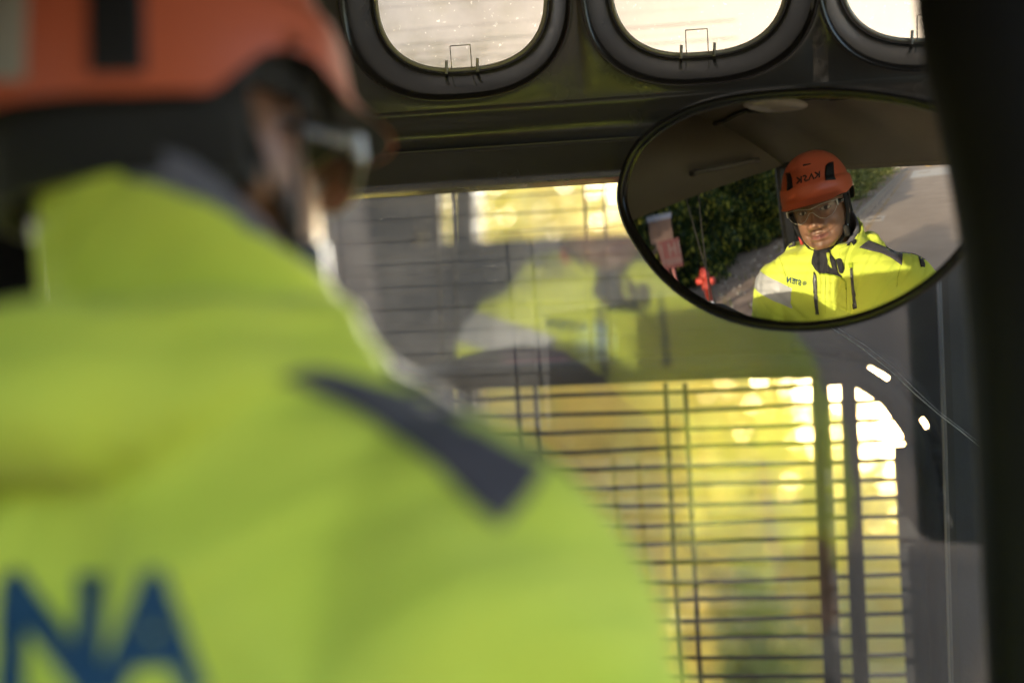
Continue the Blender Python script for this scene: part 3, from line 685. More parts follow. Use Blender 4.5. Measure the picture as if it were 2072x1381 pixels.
def set_verts(o, v):
    o.data.vertices.foreach_set('co', (np.asarray(v) - BASE[person.name] + EYE).astype(np.float32).ravel()); o.data.update()
def bvh_of(*objs):
    V, Fc = [], []
    for o in objs:
        k = len(V); V += [Vector(p) for p in verts_of(o)]; Fc += [tuple(i + k for i in p.vertices) for p in o.data.polygons]
    return BVHTree.FromPolygons(V, Fc)

# ---- head and body
def head_piece():
    kz = np.array([-.104, -.098, -.086, -.070, -.050, -.025, 0, .03, .06, .088, .108, .120, .126])
    kw = np.array([.018, .034, .050, .0595, .0655, .068, .069, .072, .073, .066, .048, .028, .003])
    kf = np.array([.080, .088, .0915, .0905, .0885, .088, .086, .0895, .088, .074, .050, .028, .003])
    kb_ = np.array([.040, .018, -.002, -.028, -.055, -.078, -.092, -.098, -.094, -.076, -.05, -.028, -.003])
    zz = np.linspace(kz[0], kz[-1], 190)
    def sm_(k):
        q = np.interp(zz, kz, k)
        for _ in range(3): q = np.convolve(np.pad(q, 5, 'edge'), np.ones(11) / 11, 'valid')
        q[0], q[-1] = k[0], k[-1]; return q
    w, f, bk = sm_(kw), sm_(kf), sm_(kb_)
    g = lambda x, s_: np.exp(-(x / s_) ** 2 / 2)
    th = np.linspace(0, 2 * np.pi, 240, endpoint=False); rings = []
    for i, z in enumerate(zz):
        cy = (f[i] + bk[i]) / 2 + .004; e = 2 / 2.25
        c_, s_ = np.cos(th), np.sin(th)
        x = w[i] * np.sign(c_) * np.abs(c_) ** e
        y = np.where(s_ > 0, cy + (f[i] - cy) * np.abs(s_) ** e, cy - (cy - bk[i]) * np.abs(s_) ** e)
        fr_ = np.clip(s_ * 1.6, 0, 1)
        ax_ = np.abs(x)
        prof_n = np.interp(z, [-.056, -.050, -.046, -.038, -.030, -.015, 0.0, .010, .022], [0, .004, .0165, .0255, .0245, .0165, .009, .005, 0])
        wid = np.interp(z, [-.05, -.036, -.02, .0, .02], [.0145, .0125, .0095, .0075, .010])
        d = prof_n * g(x, wid)
        d += .0115 * g(ax_ - .0172, .0062) * g(z + .0415, .0066)
        d -= .0105 * g(ax_ - .031, .0145) * g(z - .001, .0105)
        d += .0085 * g(ax_ - .0315, .0125) * g(z + .001, .0078)
        d += .0045 * g(z - .0195, .006) * g(ax_ - .028, .022)
        d += .0055 * g(ax_ - .042, .016) * g(z + .028, .015)
        mw = .0235 - .0
        mz = .0030 * (ax_ / .026) ** 2
        d += .0062 * g(x, .020) * g(z + .0628 - mz, .0044) + .0088 * g(x, .018) * g(z + .0740 - mz, .0056)
        d -= .0065 * g(x, .022) * g(z + .0682 - mz * 1.5, .0016)
        d -= .003 * g(ax_ - .030, .004) * g(z + .0665, .005)
        d -= .0045 * g(x, .02) * g(z + .0815, .004)
        d += .006 * g(x, .017) * g(z + .0925, .008)
        d -= .0022 * g(ax_ - .0285 - (-.0) - .18 * (-.045 - z), .0028) * g(z + .053, .012)
        y = y + d * fr_
        rings.append([HP(a_, b2, z) for a_, b2 in zip(x, y)])
    m = MB(); m.ring_loft(rings, True, True, True); return m
ears = MB()
for s_ in (-1, 1):
    ears.ball(HP(s_ * .0735, -.006, -.012), (.007, .019, .031), 18, 12, [nrm(Hx + Hy * .25 * s_ * -1), nrm(Hy + Hx * .25 * s_), Hz])
neck = MB(); neck.tube([HP(0, -.03, -.02), HP(0, -.02, -.08), TP(0, .0, .0), TP(0, 0, -.10)], [.062, .060, .063, .075], 28)
core = MB(); core.ring_loft([[TP(a * math.cos(w), d * math.sin(w), z) for w in np.linspace(0, 6.2832, 24, endpoint=False)] for z, a, d in ((-.03, .05, .05), (-.06, .14, .075), (-.14, .16, .1), (-.3, .15, .1), (-.5, .15, .1))], True, True, True)
arm_pts = {}
ARM = {}
for s_ in (1, -1):
    if s_ > 0: pts = [TP(.165, -.01, -.09), TP(.245, -.02, -.165), TP(.315, .0, -.32), TP(.28, .13, -.40), TP(.23, .27, -.43)]
    else: pts = [TP(-.145, .0, -.075), TP(-.200, .02, -.15), TP(-.275, .05, -.30), TP(-.255, .17, -.37), TP(-.22, .30, -.39)]
    ARM[s_] = pts
    core.tube(pts, [.045, .042, .036, .032, .025], 12)
    w_ = pts[-1]; d = nrm(pts[-1] - pts[-2]); sd_ = np.cross(d, EZ)
    core.tube([w_ - d * .01, w_ + d * .04, w_ + d * .085], [.022, .036, .034], 12, .45, axis=sd_)
    for k, (off, ln) in enumerate(((-.027, .062), (-.009, .074), (.009, .07), (.026, .054))):
        q = w_ + d * .075 + sd_ * off; core.tube([q, q + d * ln * .5, q + d * ln * .75 - EZ * ln * .25, q + d * ln * .8 - EZ * ln * .55], [.0095, .009, .0085, .007], 8)
    q = w_ + d * .02 - sd_ * .028 * s_; core.tube([q, q + d * .03 - sd_ * .022 * s_, q + d * .06 - sd_ * .026 * s_ - EZ * .01], [.012, .0105, .008], 8)
m_skin = mat('brown_skin', (.24, .12, .068), .36, 0, .5)
_b = m_skin.node_tree.nodes['Principled BSDF']; _a = N(m_skin, 'ShaderNodeAttribute'); _a.attribute_name = 'tone'; L(m_skin, _a.outputs['Color'], _b.inputs['Base Color'])
_b.inputs['Subsurface Weight'].default_value = .12; _b.inputs['Subsurface Radius'].default_value = (.008, .003, .002); _b.inputs['Subsurface Scale'].default_value = .4
_bp = N(m_skin, 'ShaderNodeBump'); _bp.inputs['Strength'].default_value = .12; _bp.inputs['Distance'].default_value = .001; L(m_skin, noise(m_skin, 420, 3), _bp.inputs['Height']); L(m_skin, _bp.outputs[0], _b.inputs['Normal'])
body = fuse('body', [head_piece(), ears, neck, core], .0021, m_skin, 1, .4)
def paint_body():
    v = verts_of(body) - HC; x, y, z = v @ Hx, v @ Hy, v @ Hz; ax_ = np.abs(x)
    g = lambda q, s_: np.exp(-(q / s_) ** 2 / 2)
    c = np.tile(np.array([.30, .152, .09]), (len(x), 1)); front = y > .045
    def mix(m_, colr): c[:] = c * (1 - m_[:, None]) + np.array(colr) * m_[:, None]
    fm = front.astype(float)
    mix(np.clip(g(ax_ - .036, .02) * g(z + .03, .014) * .35, 0, 1) * fm, (.30, .135, .08))
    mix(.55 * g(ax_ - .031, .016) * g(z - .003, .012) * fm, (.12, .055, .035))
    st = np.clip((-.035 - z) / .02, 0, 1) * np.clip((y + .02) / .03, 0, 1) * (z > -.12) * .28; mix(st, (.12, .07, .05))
    mz = .0030 * (ax_ / .026) ** 2
    lip = np.clip(1.6 - np.sqrt((x / .0290) ** 2 + ((z + .0685 - mz) / .0095) ** 2) * 1.6, 0, 1) * (y > .07); mix(np.clip(lip, 0, .85), (.25, .088, .075))
    mix(np.clip(1.5 - np.sqrt((x / .0285) ** 2 + ((z + .0680 - mz * 1.5) / .0017) ** 2) * 1.5, 0, 1) * (y > .07), (.05, .018, .015))
    bz = .0205 + .004 * np.sin(np.clip((ax_ - .012) / .04, 0, 1) * math.pi) - .05 * np.clip(ax_ - .045, 0, 1)
    mix(np.clip(1.5 - np.abs(z - bz) / .0032, 0, 1) * ((ax_ > .012) & (ax_ < .053)) * fm * .92, (.014, .010, .008))
    e = np.sqrt(((ax_ - .0315) / .0142) ** 2 + ((z + .0005) / .0050) ** 2)
    mix(np.clip((1.12 - e) * 5, 0, 1) * fm, (.02, .012, .01)); mix(np.clip((.86 - e) * 6, 0, 1) * fm, (.42, .38, .34))
    ir = np.sqrt((x - np.sign(x) * .0315 - .001) ** 2 + (z - .0003) ** 2); mix(np.clip((.0056 - ir) / .0008, 0, 1) * (e < 1.0) * fm, (.012, .007, .005))
    nost = g(ax_ - .0085, .003) * g(z + .0505, .0025) * (y > .09); mix(np.clip(nost, 0, .9), (.05, .02, .015))
    hair = ((z > .05) | ((y < -.012) & (z > -.055)) | ((ax_ > .062) & (y < .012) & (y > -.012) & (z > .01) & False)) & (v @ EZ > -.09)
    mix(hair.astype(float), (.010, .009, .009))
    at = body.data.color_attributes.new('tone', 'FLOAT_COLOR', 'POINT'); a4 = np.ones((len(x), 4), np.float32); a4[:, :3] = c; at.data.foreach_set('color', a4.ravel())
paint_body()

# ---- jacket
def loft_T(rows, n=64):
    m = MB(); rg = []
    for z, a, f_, bk, cx, cy in rows:
        e = 2 / 2.4; r = []
        for k in range(n):
            w = 2 * math.pi * k / n; c_, s_ = math.cos(w), math.sin(w)
            x = a * math.copysign(abs(c_) ** e, c_); y = (f_ if s_ > 0 else bk) * math.copysign(abs(s_) ** e, s_)
            droop = (.13 * max(0, -x - .03) - .085 * max(0, x - .03)) * (z > -.15)
            r.append(TP(cx + x, cy + y, z + droop))
        rg.append(r)
    m.ring_loft(rg, True, True, True); return m
torso = loft_T([(.045, .085, .075, .085, .012, 0), (.03, .105, .085, .095, .012, 0), (.016, .145, .088, .105, .009, 0), (-.004, .178, .092, .115, .008, 0), (-.034, .202, .1, .112, .008, 0), (-.1, .212, .118, .132, .01, 0), (-.2, .215, .135, .150, .005, 0), (-.32, .225, .145, .15, 0, 0), (-.46, .225, .15, .145, 0, 0), (-.6, .23, .155, .145, 0, 0)])
slv = MB()
for s_ in (1, -1):
    p = ARM[s_]; path = []; rad = []
    K = [(TP(.145 if s_ > 0 else -.12, 0, -.072 if s_ > 0 else -.05), .072), (TP(.195 if s_ > 0 else -.18, 0, -.102 if s_ > 0 else -.072), .084), (p[1], .082), ((p[1] + p[2]) / 2, .078), (p[2], .074), (p[3], .064), (p[4], .05)]
    pp = np.array([k_[0] for k_ in K]); rr_ = np.array([k_[1] for k_ in K]); tt = np.linspace(0, len(K) - 1, 40)
    sm = [np.interp(tt, range(len(K)), pp[:, i]) for i in range(3)]; sm = [np.convolve(np.pad(q, 3, 'edge'), np.ones(7) / 7, 'valid') for q in sm]
    slv.tube(np.array(sm).T, list(np.interp(tt, range(len(K)), rr_)), 28)
def ringwall(zb, zt_, r_in, r_out, a0, a1, cx=0, cy=0, n=72, flare=0.0, thick=None):
    """a standing collar wall between two angles (0 = forward, 90 = his right)"""
    m = MB(); rg = []
    for k in range(n):
        a = R_(a0 + (a1 - a0) * k / (n - 1)); top = zt_(a); bot = zb(a) if callable(zb) else zb
        ro, ri = (r_out(a) if callable(r_out) else r_out), (r_in(a) if callable(r_in) else r_in)
        d = lambda r_, z: TP(cx + r_ * math.sin(a), cy + r_ * math.cos(a), z)
        mid = (top + bot) / 2
        rg.append([d(ri, bot), d(ro, bot), d(ro + flare, mid), d(ro + flare * .6, top - .006), d((ro + ri) / 2 + flare * .5, top), d(ri + flare * .6, top - .006), d(ri + flare, mid)])
    m.ring_loft(rg, True, True, True); return m
def bump_(a, c, w): 
    d = (math.degrees(a) - c + 180) % 360 - 180; return math.exp(-(d / w) ** 2 / 2)
ctop = lambda a: float(np.interp(math.degrees(a) % 360, [0, 30, 57, 90, 120, 147, 175, 200, 240, 270, 305, 340], [.02, .038, .062, .076, .094, .112, .132, .142, .140, .112, .065, .02]))
collar = ringwall(-.02, ctop, .074, .084, 28, 332, .013, .008, flare=.003)
collarR = ringwall(-.03, lambda a: .038 + .012 * bump_(a, 60, 25), .086, .096, 14, 92, .012, .006, flare=.005)
hood = MB(); pth = []; rad = []
for k in range(46):
    a = R_(52 + 256 * k / 45); q = (k / 45 - .5) * 2
    R0 = .107 + .045 * math.exp(-((math.degrees(a) - 190) / 60) ** 2); z = -.004 + .006 * (1 - math.exp(-((math.degrees(a) - 180) / 55) ** 2)) + .004 * math.exp(-((math.degrees(a) - 88) / 28) ** 2)
    pth.append(TP(R0 * math.sin(a) * 1.02, R0 * math.cos(a), z)); rad.append(.034 * (1 - abs(q) ** 6) + .010 + .003 * math.sin(k * 1.1))
hood.tube(pth, rad, 22, .85)
pth2 = [p * 1.0 + EZ * .030 + (p - TP(0, 0, p[2] - NB[2])) * .03 for p in pth[6:40]]; hood.tube(pth2, [r_ * .55 for r_ in rad[6:40]], 18, .75)
jacket = fuse('jacket', [torso, slv, collar, collarR, hood], .0048, m_hivis, 2, .5)
def wrinkle():
    v = verts_of(jacket); n = normals_of(jacket); rel = v - NB; x, y, z = rel @ tr_, rel @ tf, rel[:, 2]
    d = np.zeros(len(x))
    w1 = np.sin((z * 38 + x * 22 + 2.2 * np.sin(x * 17 + y * 9)))
    w2 = np.sin((x * 41 - z * 30 + 1.9 * np.sin(z * 21 + y * 13)))
    w3 = np.sin(x * 75 + z * 55 + y * 60 + 2 * np.sin(z * 40))
    m_ = .6 + .4 * np.clip((np.abs(x) - .12) / .1, 0, 1)
    d += (.0032 * w1 + .0026 * w2 + .0010 * w3) * m_
    for u_, k_ in (((x * 30 + z * 44 + 1.6 * np.sin(z * 15 + x * 8)), .0042), ((x * 36 - z * 27 + 2.1 * np.sin(x * 14)), .0036), ((-np.abs(x) * 52 + z * 60 + 1.5 * np.sin(y * 18)), .003)):
        d -= k_ * np.exp(-(np.sin(u_) / .22) ** 2) * np.clip(np.sin(x * 9 + z * 13 + k_ * 4000) + .55, 0, 1)
    arm = np.clip((np.abs(x) - .2) / .05, 0, 1); d += .0035 * np.sin(z * 70 + 3 * np.sin(y * 20) + x * 20) * arm
    back = np.clip(-y / .06, 0, 1) * np.clip((-.03 - z) / .05, 0, 1)
    d += back * (.008 * np.sin(x * 24 + z * 16 + 1.2 * np.sin(z * 19)) + .005 * np.sin(x * 46 - z * 31))
    # soft drape folds below the arms
    d += .006 * np.exp(-((np.abs(x) - .16) / .05) ** 2) * np.sin(z * 26 + np.abs(x) * 60) * np.clip((-z - .08) / .06, 0, 1)
    # front storm-flap ridge
    fl = np.exp(-((x + .012) / .03) ** 4) * (y > .05) * np.clip((-.05 - z) / .02, 0, 1); d += .005 * fl
    set_verts(jacket, v + n * d[:, None])
wrinkle()
JB = bvh_of(jacket)

# decals: thin pieces of cloth or print laid onto the surface beneath them
def decal(name, polys, m, hit, parent, off=.0012, tgt=None, cuts=3, maxd=9, jitter=0):
    bm = bmesh.new()
    for poly in polys:
        vs_ = [bm.verts.new((x, y, 0)) for x, y in poly]
        try: bm.faces.new(vs_)
        except ValueError: pass
    bmesh.ops.triangulate(bm, faces=bm.faces[:])
    for _ in range(cuts):
        lng = [e for e in bm.edges if e.calc_length() > maxd]
        if not lng: break
        bmesh.ops.subdivide_edges(bm, edges=lng, cuts=1); bmesh.ops.triangulate(bm, faces=[f for f in bm.faces if len(f.verts) > 3])
    bm.verts.index_update(); pos, ok = [], []
    for v in bm.verts:
        o_, d_ = hit(v.co.x, v.co.y); loc, nn, i, dist = tgt.ray_cast(Vector(o_), Vector(nrm(d_)))
        if loc is None: pos.append((0, 0, 0)); ok.append(False)
        else:
            nv = np.array(nn); nv = nv if nv @ d_ < 0 else -nv
            pos.append(np.array(loc) + nv * off); ok.append(True)
    mb = MB(); mb.v = [tuple(p) for p in pos]
    for f in bm.faces:
        id_ = [v.index for v in f.verts]
        if all(ok[i] for i in id_) and max(np.linalg.norm(np.array(pos[id_[i]]) - np.array(pos[id_[i - 1]])) for i in range(len(id_))) < .06: mb.f.append(tuple(id_))
    bm.free()
    used = sorted({i for f in mb.f for i in f})
    if not used: return None
    mp = {i: k for k, i in enumerate(used)}; mb.v = [mb.v[i] for i in used]; mb.f = [tuple(mp[i] for i in f) for f in mb.f]
    o = mk(name, mb, m, parent, True, False)
    s_ = o.modifiers.new('thick', 'SOLIDIFY'); s_.thickness = min(.0012, off); s_.offset = 0
    return o
direct = lambda x, y: (np.zeros(3), ray(x, y))
def viamir(x, y): p, n, r, _ = mirror_hit(x, y); return p, r
def zz2(pts, s_, ox, oy): return [(ox + x / s_, oy + y / s_) for x, y in pts]
Z2 = lambda pts: zz2(pts, 3.452, 1480, 280)
Z3 = lambda pts: zz2(pts, 6.275, 1560, 290)
Z4 = lambda pts: zz2(pts, 4.933, 1480, 500)
STROKES = {'S': [[(.9, .85), (.7, 1), (.3, 1), (.1, .85), (.1, .65), (.3, .53), (.7, .47), (.9, .35), (.9, .15), (.7, 0), (.3, 0), (.1, .15)]],
    'T': [[(0, 1), (1, 1)], [(.5, 1), (.5, 0)]], 'E': [[(.9, 1), (.1, 1), (.1, 0), (.9, 0)], [(.1, .52), (.8, .52)]],
    'N': [[(.05, 0), (.05, 1), (.95, 0), (.95, 1)]], 'A': [[(0, 0), (.5, 1), (1, 0)], [(.2, .34), (.8, .34)]],
    'K': [[(.1, 0), (.1, 1)], [(.95, 1), (.3, .5), (.95, 0)]], 'V': [[(0, 0), (.5, 1), (1, 0)]], 's': [[(.95, .95), (.55, 1), (.3, .75), (.7, .3), (.45, 0), (.05, .05)]]}
def glyph(ch, w, mapf):
    out = []
    for st in STROKES[ch]:
        for (x0, y0), (x1, y1) in zip(st[:-1], st[1:]):
            d = np.array([x1 - x0, y1 - y0]); d = d / np.linalg.norm(d); n = np.array([-d[1], d[0]]) * w; e = d * w * .8
            a, c_ = np.array([x0, y0]) - e, np.array([x1, y1]) + e
            out.append([mapf(*q) for q in (a - n, c_ - n, c_ + n, a + n)])
    return out
# print across the back: the last letters show at the lower left of the picture
back = []
for i, ch in enumerate('STENA'):
    x0 = -395 + 0 * i + [-250, -45, 155, 0, 0][i] if i < 3 else (22 if ch == 'N' else 232)
    w_ = 165 if ch != 'N' else 175
    back += glyph(ch, .16, lambda x, y, x0=x0, w_=w_: (x0 + x * w_ + (1 - y) * -6, 1386 - y * 200))
decal('back_print', back, m_print, direct, jacket, .0016, JB, 5, 22)
decal('shoulder_patch', [[(560, 768), (600, 752), (660, 750), (740, 775), (830, 805), (920, 850), (1010, 900), (1105, 945), (1066, 1010), (1012, 1070), (950, 1020), (885, 950), (812, 897), (742, 850), (672, 812), (610, 786)]], m_charcoal, direct, jacket, .0022, JB, 5, 25)
DN = lambda q: [(x, y + 21) for x, y in q]
decal('shoulder_patch', [DN(Z2([(890, 690), (925, 660), (955, 640), (1080, 690), (1197, 735), (1190, 815), (1120, 765), (1050, 730), (970, 712)]))], m_charcoal, viamir, jacket, .0016, JB, 5, 6)
decal('shoulder_tape', [DN(Z2([(1088, 692), (1092, 650), (1130, 662), (1200, 700), (1197, 738), (1140, 712), (1080, 690)]))], m_greytape, viamir, jacket, .0020, JB, 5, 6)
decal('shoulder_patch', [Z2([(308, 805), (312, 765), (345, 735), (400, 712), (442, 695), (448, 752), (400, 765), (350, 785)])], m_charcoal, viamir, jacket, .0016, JB, 5, 6)
decal('shoulder_tape', [Z2([(312, 765), (330, 725), (370, 685), (440, 640), (442, 695), (400, 712), (345, 735)])], m_silver, viamir, jacket, .0020, JB, 5, 6)
def sleeve_band(px, py, arm, half=.028):
    o_, d_ = viamir(px, py); loc = np.array(JB.ray_cast(Vector(o_), Vector(nrm(d_)))[0]); a, c_ = arm[1], arm[2]; ax = nrm(c_ - a); ctr = a + ax * ((loc - a) @ ax)
    e1 = nrm(np.cross(ax, EZ)); e2 = np.cross(ax, e1); rings = []
    for t_ in np.linspace(-half, half, 9):
        rg = []
        for k in range(72):
            w = 2 * math.pi * k / 72; dd = e1 * math.cos(w) + e2 * math.sin(w); p0 = ctr + ax * t_
            h_ = JB.ray_cast(Vector(p0), Vector(dd)); dist = h_[3] if h_[0] is not None else .08
            rg.append((p0, dd, dist))
        ds = np.array([min(q[2], .1) for q in rg]); ds = np.minimum(ds, np.convolve(np.r_[ds[-4:], ds, ds[:4]], np.ones(9) / 9, 'valid') + .006)
        rings.append([p0 + dd * (dd_ + .0018) for (p0, dd, _), dd_ in zip(rg, ds)])
    b = MB(); b.ring_loft(rings, True); return mk('sleeve_band', b, m_silver, jacket)
sleeve_band(1568, 588, ARM[-1])
for zpoly in ([(825, 235), (850, 280), (858, 400), (860, 500), (878, 672), (845, 670), (830, 560), (820, 430), (812, 325)], [(1180, 205), (1210, 205), (1225, 400), (1240, 500), (1255, 605), (1217, 620), (1205, 500), (1195, 400)]):
    decal('pocket_zip', [Z4(zpoly)], m_zip, viamir, jacket, .0022, JB, 5, 6)
decal('pocket_tab', [Z4([(1168, 155), (1208, 152), (1212, 158), (1212, 203), (1174, 206)])], m_print if False else fabric('olive_stitch', (.4, .52, .03), (.45, .56, .03)), viamir, jacket, .0016, JB, 4, 5)
decal('open_collar_flap', [Z4([(830, -40), (900, -60), (965, -30), (990, 60), (1020, 100), (1040, 130), (1065, 250), (1112, 308), (1030, 275), (950, 262), (880, 258), (838, 222), (808, 170), (800, 120), (822, 50)])], m_black_f, viamir, jacket, .0026, JB, 5, 6)
decal('collar_edge', [Z4([(880, 258), (950, 262), (1030, 275), (1112, 308), (1145, 335), (1152, 420), (1140, 420), (1134, 345), (1108, 322), (1028, 290), (950, 276), (882, 270)])], fabric('dark_olive_seam', (.28, .38, .02), (.33, .42, .02)), viamir, jacket, .0020, JB, 5, 6)  # darker olive strip along the collar edge and seam
decal('collar_strip', [Z4([(950, 60), (975, 55), (1000, 180), (1008, 212), (985, 195), (958, 150)])], m_hivis, viamir, jacket, .0038, JB, 4, 6)
decal('fastener_tab', [Z4([(1042, 120), (1075, 108), (1100, 112), (1120, 190), (1125, 235), (1112, 258), (1090, 262), (1076, 250), (1062, 190)])], m_black_f, viamir, jacket, .0026, JB, 4, 6)
decal('sleeve_badge', [Z4([(1865, 95), (1880, 82), (1900, 95), (1932, 180), (1925, 200), (1890, 200)])], m_black_f, viamir, jacket, .0020, JB, 4, 6)
decal('cord_lock', [Z2([(805, 755), (835, 715), (855, 700), (872, 712), (870, 735), (850, 745), (838, 728), (820, 750)]), Z2([(703, 735), (712, 722), (726, 722), (722, 735)])], m_black_f, viamir, jacket, .0028, JB, 4, 5)
chest = []
for ch, xr, yb in (('S', 697, 382), ('T', 662, 374), ('E', 632, 364), ('N', 594, 352)):
    chest += glyph(ch, .13, lambda x, y, xr=xr, yb=yb: Z4([(xr - x * (27 if ch != 'N' else 34), yb - y * 47 - x * -0 - x * 8)])[0])
cr_ = [(733 + 21 * math.cos(w), 358 + 21 * math.sin(w)) for w in np.linspace(0, 6.2832, 20, endpoint=False)]; ci = [(733 + 15 * math.cos(w), 358 + 15 * math.sin(w)) for w in np.linspace(0, 6.2832, 20, endpoint=False)]
for i in range(20): j = (i + 1) % 20; chest.append(Z4([cr_[i], cr_[j], ci[j], ci[i]]))
for k in range(3):
    w = R_(90 + 120 * k); d = np.array([math.cos(w), -math.sin(w)]); n = np.array([d[1], -d[0]]) * 3.2; c_ = np.array([733, 358]); chest.append(Z4([c_ - n, c_ + d * 17 - n, c_ + d * 17 + n, c_ + n]))
decal('chest_print', chest, m_print, viamir, jacket, .0014, JB, 3, 4)
seams = []
def seam(pts, w=3.2):
    seams.append([])
    for (x0, y0), (x1, y1) in zip(pts[:-1], pts[1:]):
        d = nrm([x1 - x0, y1 - y0]); n = np.array([-d[1], d[0]]) * w / 2; seams[-1].append(Z4([(x0 - n[0], y0 - n[1]), (x1 - n[0], y1 - n[1]), (x1 + n[0], y1 + n[1]), (x0 + n[0], y0 + n[1])]))
seam([(942, 285), (938, 400), (935, 520), (940, 660)]); seam([(1150, 420), (1150, 520), (1146, 640)]); seam([(470, 70), (510, 180), (545, 300), (575, 400)]); seam([(1695, 80), (1690, 180), (1660, 300), (1650, 400)])
m_seam = fabric('stitch_line', (.30, .40, .03), (.34, .44, .03))
for q in seams: decal('seam', q, m_seam, viamir, jacket, .0012, JB, 3, 6)
# lining standing above the collar
lin = ringwall(-.01, lambda a: ctop(a) + .001 + .024 * bump_(a, 150, 42), .062, .072, 20, 340, .012, .008, flare=.003)
mk('collar_lining', lin, m_lining, jacket)
inn = ringwall(-.02, lambda a: .02 + .07 * bump_(a, 190, 70) + .008, .056, .061, 0, 359, .004, .004, flare=.002); mk('neck_gaiter', inn, m_black_f, jacket)

# ---- helmet
def hel(al, be, off=0.0):
    """al: angle from front towards his right, be: 0 rim .. 1 crown"""
    a_, bf, bb, c_ = .0985, .122, .122, .124
    s_, c2 = math.sin(al), math.cos(al)
    w = be * math.pi / 2; e = .86
    cc, s3 = max(math.cos(w), 0) ** e, math.sin(w) ** .93
    ridge = .006 * math.exp(-(s_ / .35) ** 2) * math.sin(math.pi * min(be * 1.2, 1)) if be > 0 else 0
    r = 1 + off / .11
    return HP(a_ * s_ * cc * r, (bf if c2 > 0 else bb) * c2 * cc * r - .004, .036 + (c_ + ridge) * s3 * r)
def rimz(al):
    d = abs((math.degrees(al) + 180) % 360 - 180)
    return float(np.interp(d, [0, 40, 60, 72, 86, 100, 116, 135, 180], [.030, .028, .024, .030, .040, .030, .002, .000, .004]))
nA = 160
def shell(off_in=0):
    m = MB(); rg = []
    al = [2 * math.pi * k / nA for k in range(nA)]
    low = []
    for q in (1.0, .75, .5, .25, .0):
        r = []
        for a in al:
            p0 = hel(a, 0); z0 = .036; zr = rimz(a); z = z0 + (zr - z0) * q
            d = abs((math.degrees(a) + 180) % 360 - 180); br = .036 * math.exp(-(d / 42) ** 4) * (q + .15) ** 1.3 if d < 95 else 0
            out = nrm(p0 - HP(0, -.004, .036)); band = .0055
            r.append(p0 + out * (br + band) + Hz * (z - z0 - br * .25))
        low.append(r)
    rg += low
    for be, of in ((.06, .0055), (.12, .0055), (.165, .0045), (.185, .0005), (.205, 0), (.26, 0)) : rg.append([hel(a, be, of) for a in al])
    for be in np.linspace(.32, .99, 26): rg.append([hel(a, be) for a in al])
    m.ring_loft(rg, True, False, True)
    # inner wall so that the rim has thickness
    global LINER
    inn = [low[0], [hel(a, 0, -.002) + Hz * (rimz(a) - .0365) for a in al], [hel(a, .1, -.008) for a in al], [hel(a, .6, -.01) for a in al]]
    LINER = MB(); LINER.ring_loft([[p - Hz * .0008 - nrm(p - HP(0, 0, rimz(a))) * .002 for p, a in zip(low[0], al)], [hel(a, 0, -.004) + Hz * (rimz(a) - .037) for a in al], [hel(a, .1, -.010) for a in al], [hel(a, .6, -.012) for a in al]], True, False, True)
    return m
helmet = mk('helmet', shell(), m_helmet, person)
HB = bvh_of(helmet)
mk('helmet_liner', LINER, m_helblack, helmet)
decal('vent', [Z3([(190, 378), (245, 375), (262, 420), (270, 450), (280, 560), (240, 590), (205, 605), (210, 500)])], m_helblack, viamir, helmet, .0012, HB, 4, 5)
decal('vent', [Z3([(690, 290), (712, 262), (740, 245), (790, 235), (796, 350), (808, 430), (822, 462), (690, 470), (684, 380)])], m_helblack, viamir, helmet, .0012, HB, 4, 5)
decal('vent_slot', [Z3([(406, 283), (415, 270), (505, 258), (505, 268), (410, 291)])], m_helblack, viamir, helmet, .0012, HB, 4, 5)
logo = []
for i, ch in enumerate('KVsK'):
    xr = 620 - i * 76; yb = 428 + i * 22
    logo += glyph(ch, .13, lambda x, y, xr=xr, yb=yb: Z3([(xr - x * 62, yb - y * 70 + x * 14)])[0])
decal('front_print', logo, m_hellogo, viamir, helmet, .0009, HB, 3, 4)
decal('vent', [[(178, -60), (290, -60), (292, 150), (180, 152)]], m_helblack, direct, helmet, .0015, HB, 4, 25)
decal('label', [[(-60, -40), (56, -40), (52, 165), (-60, 160)]], m_helwhite, direct, helmet, .0015, HB, 4, 25)
# black cradle and chin strap
crd = MB(); rg = []
for k in range(80):
    a = 2 * math.pi * k / 80; s_, c_ = math.sin(a), math.cos(a)
    rg.append([HP(.080 * s_, .097 * c_ - .004, z) for z in (.070, .045, .02 if c_ > -.2 else -.035)] + [HP(.087 * s_, .106 * c_ - .004, z) for z in (.02 if c_ > -.2 else -.035, .045, .070)])
rg.append(rg[0]); crd.ring_loft(rg, True); mk('headband', crd, m_strap, helmet)
st = MB()
for s_ in (-1, 1):
    st.tube([HP(s_ * .083, .03, .04), HP(s_ * .079, .022, -.02), HP(s_ * .069, .025, -.06), HP(s_ * .045, .045, -.098), HP(s_ * .015, .062, -.112), HP(0, .065, -.113)], .0085, 8, .22)
    st.tube([HP(s_ * .083, -.035, .03), HP(s_ * .080, -.01, -.02), HP(s_ * .071, .02, -.055)], .0075, 8, .22)
mk('chin_strap', st, m_strap, helmet)
bk = MB(); bk.box(HP(.064, .036, -.076), (.008, .012, .016), [Hx, Hy, Hz]); bevel(mk('buckle', bk, m_rubber, helmet, False), .003)
bk = MB(); bk.box(HP(-.073, .02, -.075), (.004, .006, .012), [Hx, Hy, Hz]); bevel(mk('strap_slider', bk, m_red, helmet, False), .002)

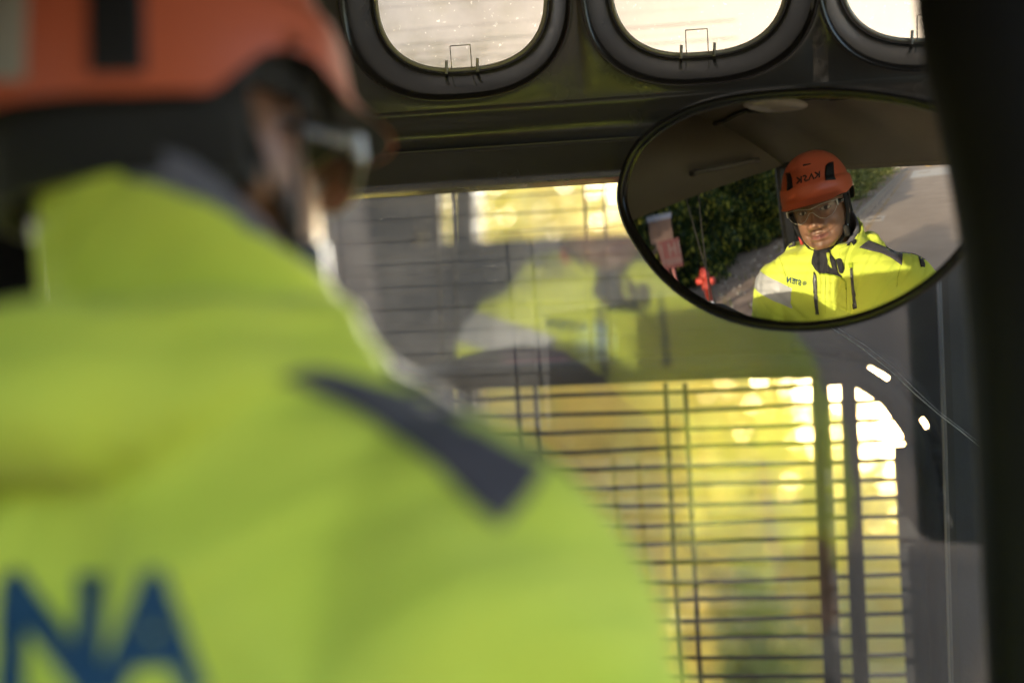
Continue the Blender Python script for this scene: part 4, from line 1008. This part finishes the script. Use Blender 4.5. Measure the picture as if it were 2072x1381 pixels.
# ---- safety glasses
gsk = thing; 
def lensf(x, z): return .1135 - 2.6 * x * x - 14 * abs(x) ** 4 * 60 * .2 - 1.1 * z * z
def lo(x): 
    a = abs(x); return float(np.interp(a, [0, .006, .012, .02, .034, .05, .06, .067], [-.002, -.004, -.012, -.020, -.025, -.0205, -.012, -.001]))
def hi(x):
    a = abs(x); return float(np.interp(a, [0, .012, .03, .05, .067], [.0065, .0085, .0125, .0135, .0125]))
xs = np.linspace(-.067, .067, 67); b = MB(); rg = [[HP(x, lensf(x, lo(x) + (hi(x) - lo(x)) * q), lo(x) + (hi(x) - lo(x)) * q) for q in np.linspace(0, 1, 12)] for x in xs]
b.ring_loft(rg, False); glasses = mk('safety_glasses', b, m_clear, person)
b = MB(); b.tube([HP(x, lensf(x, hi(x)) + .0003, hi(x)) for x in xs], .0010, 8); mk('brow_edge', b, m_edge, glasses)
b = MB(); b.tube([HP(x, lensf(x, lo(x)) + .0003, lo(x)) for x in xs], .0007, 8); mk('lower_edge', b, m_edge, glasses)
for s_ in (-1, 1):
    x_ = s_ * .067; y_ = lensf(.067, 0); b = MB()
    b.tube([HP(x_, y_, .007), HP(s_ * .0715, y_ - .01, .008), HP(s_ * .0765, .03, .006), HP(s_ * .080, -.02, .0)], [.0075, .0062, .0045, .0035], 8, .3, axis=Hz); mk('temple', b, m_edge if False else m_clear, glasses)
    b = MB(); b.box(HP(s_ * .0685, y_ - .004, .007), (.0022, .005, .0085), [Hx, Hy, Hz]); bevel(mk('hinge', b, m_edge, glasses, False), .001)
# ---- trousers and seat out of the picture
b = MB()
for s_ in (1, -1):
    b.tube([TP(s_ * .09, -.02, -.56), TP(s_ * .12, .18, -.575), TP(s_ * .14, .42, -.60), TP(s_ * .14, .46, -.72), TP(s_ * .14, .44, -1.02)], [.1, .095, .075, .066, .055], 18)
    b.tube([TP(s_ * .14, .40, -1.05), TP(s_ * .14, .52, -1.07), TP(s_ * .14, .60, -1.075)], [.055, .05, .035], 12, .7)
mk('trousers', b, m_black_f, person)
seat = thing('driver_seat', TP(0, 0, -1.1), 'black padded driver seat under the person', 'seat')
b = MB(); b.box(TP(0, .12, -.70), (.25, .27, .045), [tr_, tf, EZ]); bevel(mk('cushion', b, m_black_f, seat, False), .03, 4)
b = MB(); b.tube([TP(0, .1, -1.11), TP(0, .1, -.73)], [.12, .09], 16); mk('pedestal', b, m_dull, seat)
